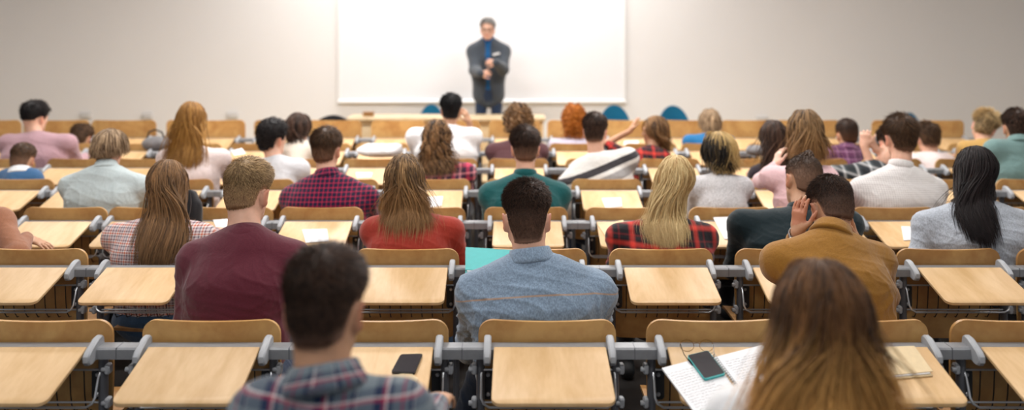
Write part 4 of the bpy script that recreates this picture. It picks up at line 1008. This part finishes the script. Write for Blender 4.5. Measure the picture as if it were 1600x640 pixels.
    person('pink', 'woman with long light brown hair in pale pink top, hand raised to her face', YC, 1258, 172, (1190, 1306), 268, 255, ('pink_top', K['pink'], .005), longh(258, 5.1, count=1500, w=.0036, ragged=.03, front=.25, tuck=.15, vol=.018), SK['c'], B, D_, HM['lbrown'], fem=True, dsh=.02, pitch=8, res=.007, arms=dict(l=dict(w=tuple(W(1212, 258, 5.25)), hd=(.35, .25, 1), hn=(-1, -.3, .2), pole=(-.5, .4, -1), curl=.4)))
    # fourth row
    q = dict(res=.008)
    person('darklong', 'woman with long dark brown hair in black top, left of the pink-topped woman', YD, 1208, 187, (1172, 1250), 266, 250, ('black_top', K['blackk']), longh(272, 6.1, count=800, w=.0052, front=.1), SK['a'], B, D_, HM['dark'], fem=True, **q)
    person('bwplaid', 'person in black and white plaid shirt with hands clasped high before the face', YD, 1392, 196, (1290, 1396), 266, 252, ('plaid_shirt', P_bw), short(count=1200, w=.003), SK['a'], B, D_, HM['dark'], arms=dict(l=dict(w=tuple(W(1350, 228, 6.12)), hd=(.15, .1, 1), hn=(-.4, -.9, .2), pole=(-.6, -.2, -1), curl=.75, sleeve=.7), r=dict(w=tuple(W(1368, 234, 6.15)), hd=(-.25, .1, 1), hn=(.6, -.7, .2), pole=(.7, -.1, -1), curl=.75, sleeve=.7)), dsh=-.02, hd=.14, pitch=25, **q)
    person('stripe', 'man in white sweater with dark and grey stripes leaning to the left', YD, 930, 177, (873, 996), (282, 238), 236, ('striped_sweater', P_stripe), short(count=1600, w=.0025, len=(.03, .012)), SK['a'], N_, D_, HM['dark'], yaw=-12, pitch=10, arms=dict(l=dict(w=tuple(W(862, 318, 6.25)), pole=(-.8, -.6, -.4))), **q)
    person('creamlong', 'woman with long streaked hair in cream and pink plaid overshirt', YD, 683, 187, (640, 742), 262, 248, ('plaid_overshirt', P_pinkred), longh(276, 6.1, count=1000, w=.0045, front=.15, vol=.018, curl=.010, wave=.10, tonevar=.45), SK['a'], B, D_, HM['streak'], fem=True, **q)
    person('blackcurl', 'young man with thick black hair in light grey shirt facing right', YD, 427, 186, (396, 482), 256, 242, ('light_grey_shirt', K['lgrey']), short(count=1500, w=.003, thick=(.034, .018), len=(.03, .02), mess=.6), SK['a'], N_, D_, HM['black'], yaw=-32, pitch=6, **q)
    person('gingerlong', 'student with long straight ginger hair in blush top on the left', YD, 300, 158, (248, 358), 240, 225, ('blush_top', K['blush']), longh(262, 6.1, count=1200, w=.0042, front=.1, ragged=.04), SK['a'], B, D_, HM['ginger'], fem=True, yaw=-8, **q)
    person('bluekid', 'small slumped student in blue shirt with white collar at the left border', YD, 37, 224, (-4, 64), 272, 262, ('blue_shirt', K['bluekid']), short(count=1200, w=.003, len=(.015, .008), fade=.4), SK['b'], B, D_, HM['brown'], pitch=18, collar='shirt', collar_mat=K['white'], hs=.9, arms=dict(l=dict(lap=1), r=dict(lap=1)), **q)
    person('tealman', 'dark-haired man in grey teal shirt at the right border', YD, 1588, 171, (1540, 1645), 225, 214, ('teal_shirt', K['teal']), short(count=1400, w=.003), SK['b'], N_, D_, HM['dark'], yaw=-15, collar='shirt', **q)
    # fifth row
    person('curly', 'woman with big curly brown hair in plum brown top', YE, 810, 164, (760, 856), 230, 216, ('plum_top', K['plumbrown']), longh(212, 7.1, count=600, w=.006, vol=.04, curl=.016, wave=.05, rise=.9, front=.35, tuck=.02, tonevar=.34, thick=(.02, .016)), SK['a'], B, D_, HM['streak'], fem=True, **q)
    person('whiteshirt', 'man in white shirt and dark cap raising a hand to his head', YE, 705, 147, (636, 752), 206, 192, ('white_shirt', K['white']), short(count=1500, w=.003), SK['b'], N_, D_, HM['cap'], arms=dict(r=dict(w=tuple(W(733, 190, 7.28)), hd=(-.45, -.1, 1), hn=(.8, -.6, .2), pole=(.12, .3, -1), curl=.35, sleeve=.6)), pitch=8, **q)
    person('handhead', 'young woman turned left with a hand on her forehead, red plaid shirt', YE, 1022, 181, (975, 1046), 240, 228, ('plaid_shirt', P_redblack), longh(240, 7.1, count=800, w=.0052, front=.0, tuck=.9, vol=.010, line=(-.07, .02, .075)), SK['b'], B, D_, HM['streak'], fem=True, yaw=100, pitch=6, roll=-8, arms=dict(l=dict(w=tuple(W(985, 204, 7.2)), hd=(.5, .15, 1), hn=(-1, -.2, .4), pole=(-1, 0, -.7), curl=.25, sleeve=.45)), **q)
    person('dark466', 'dark-haired student in off-white top beside the thick-black-haired young man', YE, 467, 177, (444, 494), 228, 218, ('off_white_top', K['cream']), longh(226, 7.1, count=350, w=.008, steps=20, vol=.012, front=.1), SK['a'], B, D_, HM['dark'], fem=True, yaw=-30, **q)
    person('mauve', 'black-haired student in mauve pink top by the left border', YE, 56, 158, (0, 118), 216, 204, ('mauve_top', K['mauve']), short(count=1400, w=.003, thick=(.03, .014), line=(-.03, 0, .06)), SK['a'], B, D_, HM['black'], yaw=-18, pitch=10, **q)
    person('plum', 'man with thinning crown in plum plaid shirt', YE, 1323, 186, (1292, 1354), 234, 226, ('plum_plaid_shirt', P_plum), short(count=1300, w=.003, len=(.012, .008), fade=.2), SK['b'], B, D_, HM['bald'], collar='shirt', pitch=14, **q)
    person('brunette', 'student with brown hair in pale top behind the check-shirt man', YE, 1449, 191, (1424, 1490), 246, 238, ('pale_top', K['blush']), short(count=1200, w=.003, thick=(.024, .014), line=(-.08, -.02, .05)), SK['a'], B, D_, HM['brown'], pitch=14, **q)
    person('tilted', 'man with spiky dark hair, light painted on its top, tilting his head, ochre top', YE, 1538, 173, (1498, 1574), 226, 216, ('ochre_top', K['yellow']), short(count=1600, w=.003, thick=(.03, .006), len=(.05, .01), lift=.7, toptone=.6), SK['a'], B, D_, HM['toplit'], yaw=-28, pitch=20, roll=22, **q)
    # sixth row
    person('redhead', 'student with curly red hair in lilac top', YF, 897, 164, (858, 938), 222, 214, ('lilac_top', K['lilac']), longh(216, 8.05, count=600, w=.007, vol=.034, curl=.018, wave=.05, rise=.9, front=.3, tuck=.03, thick=(.02, .016)), SK['c'], B, D_, HM['red'], fem=True, **q)
    person('blondfar', 'student with straight blond hair in blue top near the far wall', YF, 1109, 171, (1068, 1146), 216, 208, ('blue_top', K['bluetop']), longh(208, 8.05, count=450, w=.008, steps=24, vol=.014, front=.2), SK['c'], B, D_, HM['bob'], fem=True, **q)
    person('lowhead', 'dark-haired student bent so low that only the crown shows, left', YF, 128, 194, (90, 168), 236, 226, ('black_top', K['blackk']), short(count=900, w=.004, thick=(.024, .014)), SK['b'], B, D_, HM['brown'], pitch=25, **q)
    # lecturer
    person('lecturer', 'grey-haired lecturer in slate blazer and blue shirt standing before the whiteboard', 10.4, 762, 29, (732, 795), 75, 63, ('blue_shirt', K['bshirt']), short(count=2200, w=.002, line=(-.06, .01, .085)), SK['a'], TR['navy'], D_, HM['grey'], yaw=178, pitch=4, stand=1, dsh=-.2, hd=-.04, res=.008, collar='shirt', floor=.25, neck_r=.064, hs=1.04,
           arms=dict(l=dict(w=tuple(W(751, 115, 9.98)), hd=(1, -.15, .15), hn=(.1, -1, .2), curl=.7, pole=(-.4, .5, -1)), r=dict(w=tuple(W(775, 98, 9.98)), hd=(-1, -.1, .15), hn=(.1, -1, .2), curl=.7, pole=(.4, .5, -1))))
def lecturer_extras():
    p = PEOPLE['lecturer']; body, base, N, up, side = p['body'], p['base'], p['N'], p['up'], p['side']; fw = A_(0, -1, 0)
    pr = []
    for q in p['top']: pr.append(Prim((lambda f: (lambda x, y, z: f(x, y, z) - .016))(q.f), q.lo - .016, q.hi + .016, q.k, q.op))
    Pv = base + A_(0, 0, .93)
    pr.append(econe(Pv + A_(0, 0, .05), Pv - A_(0, 0, .06), (.185, .15), (.20, .16), side, .05))
    c = N + fw * .16; 
    # open front: a wedge widest at the throat, closed at the button, parting again below
    for a, b, ra, rb in ((N + fw * .13 + A_(0, 0, .02), N + fw * .18 - A_(0, 0, .34), .060, .022), (N + fw * .18 - A_(0, 0, .30), N + fw * .20 - A_(0, 0, .80), .030, .105)): pr.append(cone(a, b, ra, rb, .012, -1))
    V, Q = mesh_sdf(pr, .009); me = mk_mesh('blazer', V - base, [Q]); attr3(me, 'pat', V); bz = link('blazer', me, K['jacket'], body)
    b = MB(); q = N + A_(.105, -.150, -.155); b.prism(rrect(-.045, -.010, .045, .016, .006), -.012, .012, .002, axis='y'); o = b.obj('pocket_square', M['white'], bz, loc=tuple(q - base)); o.rotation_euler = (0, -.25, 0)
    glasses_on(p, M['black'])
def glasses_on(p, mat):
    b = MB()
    for sx in (-1, 1):
        cc = A_(sx * .031, .108, .004)
        b.tube([cc + A_(.024 * math.cos(a), -.004 * abs(math.cos(a)) , .018 * math.sin(a)) for a in np.linspace(0, 2 * math.pi, 15)], .0028, 6)
        b.tube([A_(sx * .055, .104, .008), A_(sx * .078, .07, .010), A_(sx * .084, -.01, .010)], .0022, 6)
    b.tube([A_(-.008, .110, .006), A_(0, .114, .010), A_(.008, .110, .006)], .0022, 6)
    b.V = [p['Hc'] + p['sc'] * (v @ p['R'].T) - p['base'] for v in b.V]
    b.obj('glasses', mat, p['body'])
def wristband(key, side, name, mat, beads=0, frac=.93, r=.034):
    p = PEOPLE[key]; S, E, T, ra = p['arms'][side]; ax = nrm(T - E); c = E + (T - E) * frac; u = nrm(np.cross(ax, [0, 0, 1] if abs(ax[2]) < .9 else [0, 1, 0])); v = np.cross(ax, u)
    b = MB()
    if beads:
        for k in range(3):
            for i in range(18):
                a = i / 18 * 6.283; q = c + ax * (k - 1) * .012 + (r * (math.cos(a) * u + math.sin(a) * v))
                b.lathe([(.001, -.005), (.0045, -.003), (.0055, 0), (.0045, .003), (.001, .005)], q, 6)
    else:
        b.tube([c + r * (math.cos(a) * u + math.sin(a) * v) for a in np.linspace(0, 2 * math.pi, 25)], .004, 6); b.tube([c + ax * .008 + r * (math.cos(a) * u + math.sin(a) * v) for a in np.linspace(0, 2 * math.pi, 25)], .004, 6); b.tube([c - ax * .008 + r * (math.cos(a) * u + math.sin(a) * v) for a in np.linspace(0, 2 * math.pi, 25)], .004, 6)
    b.V = [V_ - p['base'] for V_ in b.V]; o = b.obj(name, mat, p['body'])
    if not beads:
        q = c + nrm(A_(-.6, -.8, .1) - ax * np.dot(A_(-.6, -.8, .1), ax)) * (r + .002)
        d = MB(); d.lathe([(.016, -.004), (.019, 0), (.019, .005), (.016, .007)], q - p['base'], 20, axis=nrm(q - c)); d.obj('watch_case', mat, o)

SAT.update({('A', 1): 'the man in the maroon sweater', ('A', 3): 'the broad man in the denim shirt', ('B', 1): 'the woman in the orange checked shirt', ('B', 3): 'the woman in the rust red sweater', ('B', 5): 'the blond woman in red and black plaid',
            ('B', 6): 'the man with the top knot', ('B', 7): 'the woman in the grey linen blouse', ('C', 4): 'the man in the crimson and navy check shirt', ('C', 6): 'the man in the bottle green shirt', ('C', 8): 'the woman in the light grey melange sweater', ('C', 10): 'the man in the fine white check shirt',
            ('C', 9): 'the woman in the pale pink top', ('C', 2): 'the woman in the pale sage blouse', ('D', 0): 'the slumped student in the white-collared blue shirt', ('D', 7): 'the man in the striped sweater', ('D', 5): 'the woman in the pink plaid overshirt', ('D', 3): 'the young man with thick black hair', ('D', 2): 'the student with long ginger hair', ('D', 12): 'the man in the teal shirt', ('D', 9): 'the woman with dark hair in black', ('D', 10): 'the person in black and white plaid'})
build_chairs()
cast()
lecturer_extras()
wristband('mustard', 'l', 'watch', M['steel']); wristband('maroon', 'l', 'bracelet', M['paper'], beads=1, frac=.35, r=.046)
# ------------------------------------------------------------------ things on the tablets
def on_tablet(px, py, row, dz=.0):
    """point on the sloping tablet plane of a row seen at a pixel"""
    Yr = ROWY[row]; k = (py - YH) / F        # z = ZC - k*Y ; tablet: z = .801 + (Y - Yr + .088)*SL
    Y = (ZC - .801 + (Yr - .088) * SL) / (SL + k)
    return A_((px - CX) * Y / F, Y, ZC - k * Y + dz)
def slab_on(row, quad, th, name, mat, label, cat, group=None, dz=.0005, part=None, r=.0):
    """thin solid whose four top corners are seen at four pixels, lying on a row's tablet plane"""
    P = [on_tablet(x, y, row, dz) for x, y in quad]
    n = nrm(A_(0, -SL, 1)); c = sum(P) / 4
    e1 = nrm(P[1] - P[0]); e2 = np.cross(n, e1)
    pts = [np.array([(p - c) @ e1, (p - c) @ e2]) for p in P]
    if r > 0:
        out = []
        for i in range(4):
            a, b_, d = pts[i - 1], pts[i], pts[(i + 1) % 4]
            u, v = nrm(a - b_), nrm(d - b_)
            for t in np.linspace(0, 1, 5): out.append(b_ + u * r * (1 - t) ** 2 + v * r * t ** 2)
        pts = out
    m = MB(); V = []
    for h in (0, th):
        for p in pts: V.append(e1 * p[0] + e2 * p[1] + n * h)
    N = len(pts); m.add(V, [[i, (i + 1) % N, N + (i + 1) % N, N + i] for i in range(N)] + [list(range(N))[::-1], [N + i for i in range(N)]])
    o = m.obj(name, mat, None, tuple(c)); 
    if label: tag(o, label, cat, group)
    return o, c, e1, e2, n
def strokes(o, e1, e2, n, h, rows, x0, x1, y0, y1, mat, seed, wd=.0011, name='handwriting'):
    r = random.Random(seed); m = MB()
    for k in range(rows):
        y = y0 + (y1 - y0) * k / max(rows - 1, 1); x = x0 + r.random() * .01; xe = x1 - r.random() * (x1 - x0) * .25
        while x < xe:
            L = r.uniform(.006, .018); nn = max(3, int(L / .0028)); pts = [e1 * (x + L * i / nn) + e2 * (y + r.uniform(-.0022, .0026)) + n * (h + .0006) for i in range(nn + 1)]
            m.tube(pts, wd * .5, 3, cap=False); x += L + r.uniform(.002, .005)
    return m.obj(name, mat, o)
# open notebook, phone and glasses in front of the nearest woman
o, c, e1, e2, n = slab_on('A', [(1034, 577), (1112, 556), (1168, 640), (1088, 650)], .006, 'notebook_page', M['paper'], None, None)
nb = empty('spiral_notebook', tuple(c)); tag(nb, 'open spiral notebook with handwritten pages in front of the nearest woman', 'notebook')
o.name = 'page'; o.parent = nb; o.location = (0, 0, 0); ec = M['cream']
strokes(o, e1, e2, n, .006, 17, -.088, .075, .088, -.105, M['ink'], 3, .0007)
o2, c2, f1, f2, n2 = slab_on('A', [(1116, 560), (1190, 541), (1262, 590), (1180, 640)], .006, 'page', M['paper'], None, None); o2.parent = nb; o2.location = tuple(c2 - c)
strokes(o2, f1, f2, n2, .006, 15, -.088, .088, .078, -.085, M['ink'], 5, .0007)
b = MB()
a0, a1 = on_tablet(1113, 557, 'A', .006), on_tablet(1174, 640, 'A', .006)
for t in np.linspace(0, 1, 26):
    q = a0 + (a1 - a0) * t; b.tube([q - c + .010 * (math.cos(a) * e1 + math.sin(a) * n) for a in np.linspace(0, 2 * math.pi, 9)], .0011, 4, cap=False)
b.obj('spiral_binding', M['steel'], nb)
def phone(row, quad, case, label, dz=.008):
    o, c, e1, e2, n = slab_on(row, quad, .007, 'mobile_phone', case, label, 'phone', r=.010, dz=dz)
    q = [(p[0] + (sum(x for x, _ in quad) / 4 - p[0]) * .05, p[1] + (sum(y for _, y in quad) / 4 - p[1]) * .05) for p in quad]
    o2, c2, *_ = slab_on(row, q, .0012, 'screen', M['darkglass'], None, None, r=.008, dz=dz + .0068); o2.parent = o; o2.location = tuple(c2 - c)
phone('A', [(1073, 561), (1106, 553), (1134, 590), (1101, 599)], M['teal'], 'dark phone in a teal case lying across the open notebook')
phone('A', [(626, 556), (661, 555), (648, 586), (611, 584)], M['black'], 'black phone on the tablet right of the nearest plaid-shirted man', dz=.001)
o, c, e1, e2, n = slab_on('A', [(600, 590), (640, 583), (653, 592), (650, 604)], .004, 'paper_sheet', M['cream'], 'cream sheet of paper beside the black phone, by the near plaid shoulder', 'paper', dz=.001)
g = on_tablet(1088, 549, 'A', .004); o = empty('eyeglasses', tuple(g)); tag(o, 'thin round wire eyeglasses lying above the notebook', 'glasses')
E1, E2 = A_(1, 0, 0), nrm(A_(0, 1, SL)); NN = np.cross(E1, E2)
for sx in (-1, 1):
    b = MB(); cc = E1 * sx * .034 + NN * .020 + E2 * .0; b.tube([cc + .024 * math.cos(a) * E1 + .019 * math.sin(a) * nrm(NN + E2 * .8) for a in np.linspace(0, 2 * math.pi, 21)], .0011, 6); b.obj('rim', M['gold'], o)
    b = MB(); b.tube([E1 * sx * .057 + NN * .026, E1 * sx * .052 - E2 * .04 + NN * .014, E1 * sx * .035 - E2 * .075 + NN * .004], .0013, 6); b.tube([E1 * sx * .04 - E2 * .06 + NN * .008, E1 * sx * .03 - E2 * .085 + NN * .003], .0028, 6); b.obj('temple', M['black'], o)
b = MB(); b.tube([E1 * -.011 + NN * .028, NN * .031, E1 * .011 + NN * .028], .0011, 6); b.obj('bridge', M['gold'], o)
# folders and papers
def folder(row, quad, label, mat, name='folder', cat='folder', up=0):
    o, c, e1, e2, n = slab_on(row, quad, .004, name, mat, label, cat, dz=.001 + up)
    q = [(p[0] + .5, p[1] - 2.5) for p in quad]
    o2, c2, *_ = slab_on(row, q, .002, 'front_cover', mat, None, None, dz=.011 + up); o2.parent = o; o2.location = tuple(c2 - c)
    mx_, my_ = sum(p[0] for p in quad) / 4, sum(p[1] for p in quad) / 4; q = [(mx_ + (p[0] - mx_) * .93, my_ + (p[1] - my_) * .93) for p in quad]
    o3, c3, *_ = slab_on(row, q, .004, 'sheets', M['paper'], None, None, dz=.006 + up); o3.parent = o; o3.location = tuple(c3 - c)
folder('A', [(1366, 550), (1428, 548), (1457, 588), (1388, 594)], 'beige card folder with papers on the tablet right of the nearest woman', M['cream'])
folder('B', [(727, 402), (800, 406), (800, 440), (727, 438)], 'bright teal folder on the desk left of the man in denim', M['teal'], up=.030)
def sheet(row, quad, label, mat='paper', write=0, group='loose papers on the tablets'):
    o, c, e1, e2, n = slab_on(row, quad, .003, 'paper_sheet', M[mat], label, 'paper', group, dz=.001)
    if write: strokes(o, e1, e2, n, .003, write, -.05, .06, .03, -.06, M['ink'], sum(map(ord, label)), .002, 'print')
sheet('C', [(472, 359), (511, 358), (514, 378), (478, 380)], 'white sheet on the tablet right of the man in maroon')
sheet('C', [(333, 344), (366, 342), (364, 355), (338, 357)], 'white sheet between the orange checked woman and the man in maroon')
sheet('C', [(1114, 340), (1166, 338), (1160, 372), (1132, 374)], 'stack of white pages on the tablet right of the long-haired blond woman')
sheet('C', [(934, 352), (974, 344), (972, 372), (956, 384)], 'cream sheet on the tablet left of the long-haired blond woman', 'cream')
sheet('C', [(1408, 354), (1440, 355), (1436, 374), (1412, 376)], 'white notepad on the tablet left of the woman in linen')
sheet('D', [(940, 310), (970, 309), (972, 323), (946, 325)], 'printed white sheet on the empty tablet behind the striped-sweater man', write=4)
sheet('D', [(668, 308), (692, 307), (690, 322), (672, 324)], 'printed white sheet on the tablet right of the rust-sweatered woman', write=4)
sheet('D', [(556, 270), (582, 270), (580, 277), (558, 278)], 'small white sheet right of the man in crimson and navy check')
sheet('E', [(362, 236), (378, 232), (384, 240), (366, 243)], 'white sheet on the desk left of the thick-black-haired young man')
sheet('G', [(975, 221), (998, 220), (997, 227), (975, 228)], 'white pad on the desk left of the girl with her hand on her forehead')
# cloth heaps and bags
def heap(c, r, mat, name, label, cat, seed, h=.008):
    rr = random.Random(seed); pr = [ell(c, r, k=.04)]
    for i in range(6):
        a = rr.uniform(0, 6.28); q = c + A_(math.cos(a) * r[0] * .55, math.sin(a) * r[1] * .55, rr.uniform(-.1, .35) * r[2]); pr.append(ell(q, (r[0] * .45, r[1] * .4, r[2] * .6), rotm(rr.uniform(0, 180), 0, rr.uniform(-20, 20)), k=.03))
    V, Q = mesh_sdf(pr, h); me = mk_mesh(name, V - c, [Q]); attr3(me, 'pat', V); return tag(link(name, me, mat, None, tuple(c)), label, cat)
q = on_tablet(592, 240, 'E'); heap(q + A_(0, .05, .02), (.20, .14, .055), M['whitefab'], 'folded_jacket', 'crumpled white jacket lying on a desk left of the white-shirted man', 'jacket', 2)
q = on_tablet(240, 232, 'F'); bg = heap(q + A_(0, .05, .04), (.13, .09, .07), M['greyfab'], 'handbag', 'small grey bag on the desk right of the woman with the bob', 'bag', 4)
b = MB(); b.tube([A_(-.09, 0, .03), A_(-.06, -.01, .11), A_(0, -.015, .135), A_(.06, -.01, .11), A_(.09, 0, .03)], .008, 8); b.obj('handle', M['blackfab'], bg)
q = on_tablet(1186, 240, 'E'); heap(q + A_(0, .04, .02), (.10, .08, .045), M['greyfab'], 'scarf', 'grey scarf bunched on the desk left of the dark-haired woman in black', 'scarf', 6)
c = W(303, 300, 4.86); heap(A_(c[0], 4.80, .80), (.055, .05, .20), M['blackfab'], 'backpack', 'black backpack hanging behind the head of the woman in orange check', 'bag', 8)
c = W(1590, 395, 4.30); heap(c, (.07, .07, .16), M['blackfab'], 'jacket', 'dark studded jacket hanging beside the woman in linen at the right border', 'jacket', 9)
# ------------------------------------------------------------------ lights, camera, world
for y, pw in ((1.2, 13), (4.2, 24), (7.2, 62)):
    for x in (-4.6, -1.5, 1.5, 4.6): luminaire(x, y, pw * (.35 if x > 4 else .6 if x < -4 else 1.25), 'rectangular ceiling light, above the frame', 1.4, .4)
for x, pw in ((-2.4, 22), (-.6, 23), (1.2, 21)): luminaire(x, 10.3, pw, 'ceiling light above the platform', 1.4, .4)
w = bpy.data.worlds.new('world'); bpy.context.scene.world = w; w.use_nodes = True
bg = w.node_tree.nodes['Background']; bg.inputs[0].default_value = (.93, .96, 1, 1); bg.inputs[1].default_value = .27
cam = bpy.data.cameras.new('camera'); co = bpy.data.objects.new('camera', cam); C.link(co); co.location = (0, 0, ZC); co.rotation_euler = (math.pi / 2, 0, 0)
cam.sensor_width = 36; cam.sensor_fit = 'HORIZONTAL'; cam.lens = F / 1600 * 36; cam.shift_y = -270 / 1600; cam.clip_start = .05
cam.dof.use_dof = True; cam.dof.focus_distance = 3.5; cam.dof.aperture_fstop = cam.lens / 1000 / .026
sc = bpy.context.scene; sc.camera = co
sc.view_settings.view_transform = 'Standard'; sc.view_settings.look = 'None'; sc.view_settings.gamma = 1; sc.view_settings.use_curve_mapping = False; sc.view_settings.exposure = 0.3
sc.cycles.max_bounces = 8; sc.cycles.use_denoising = True
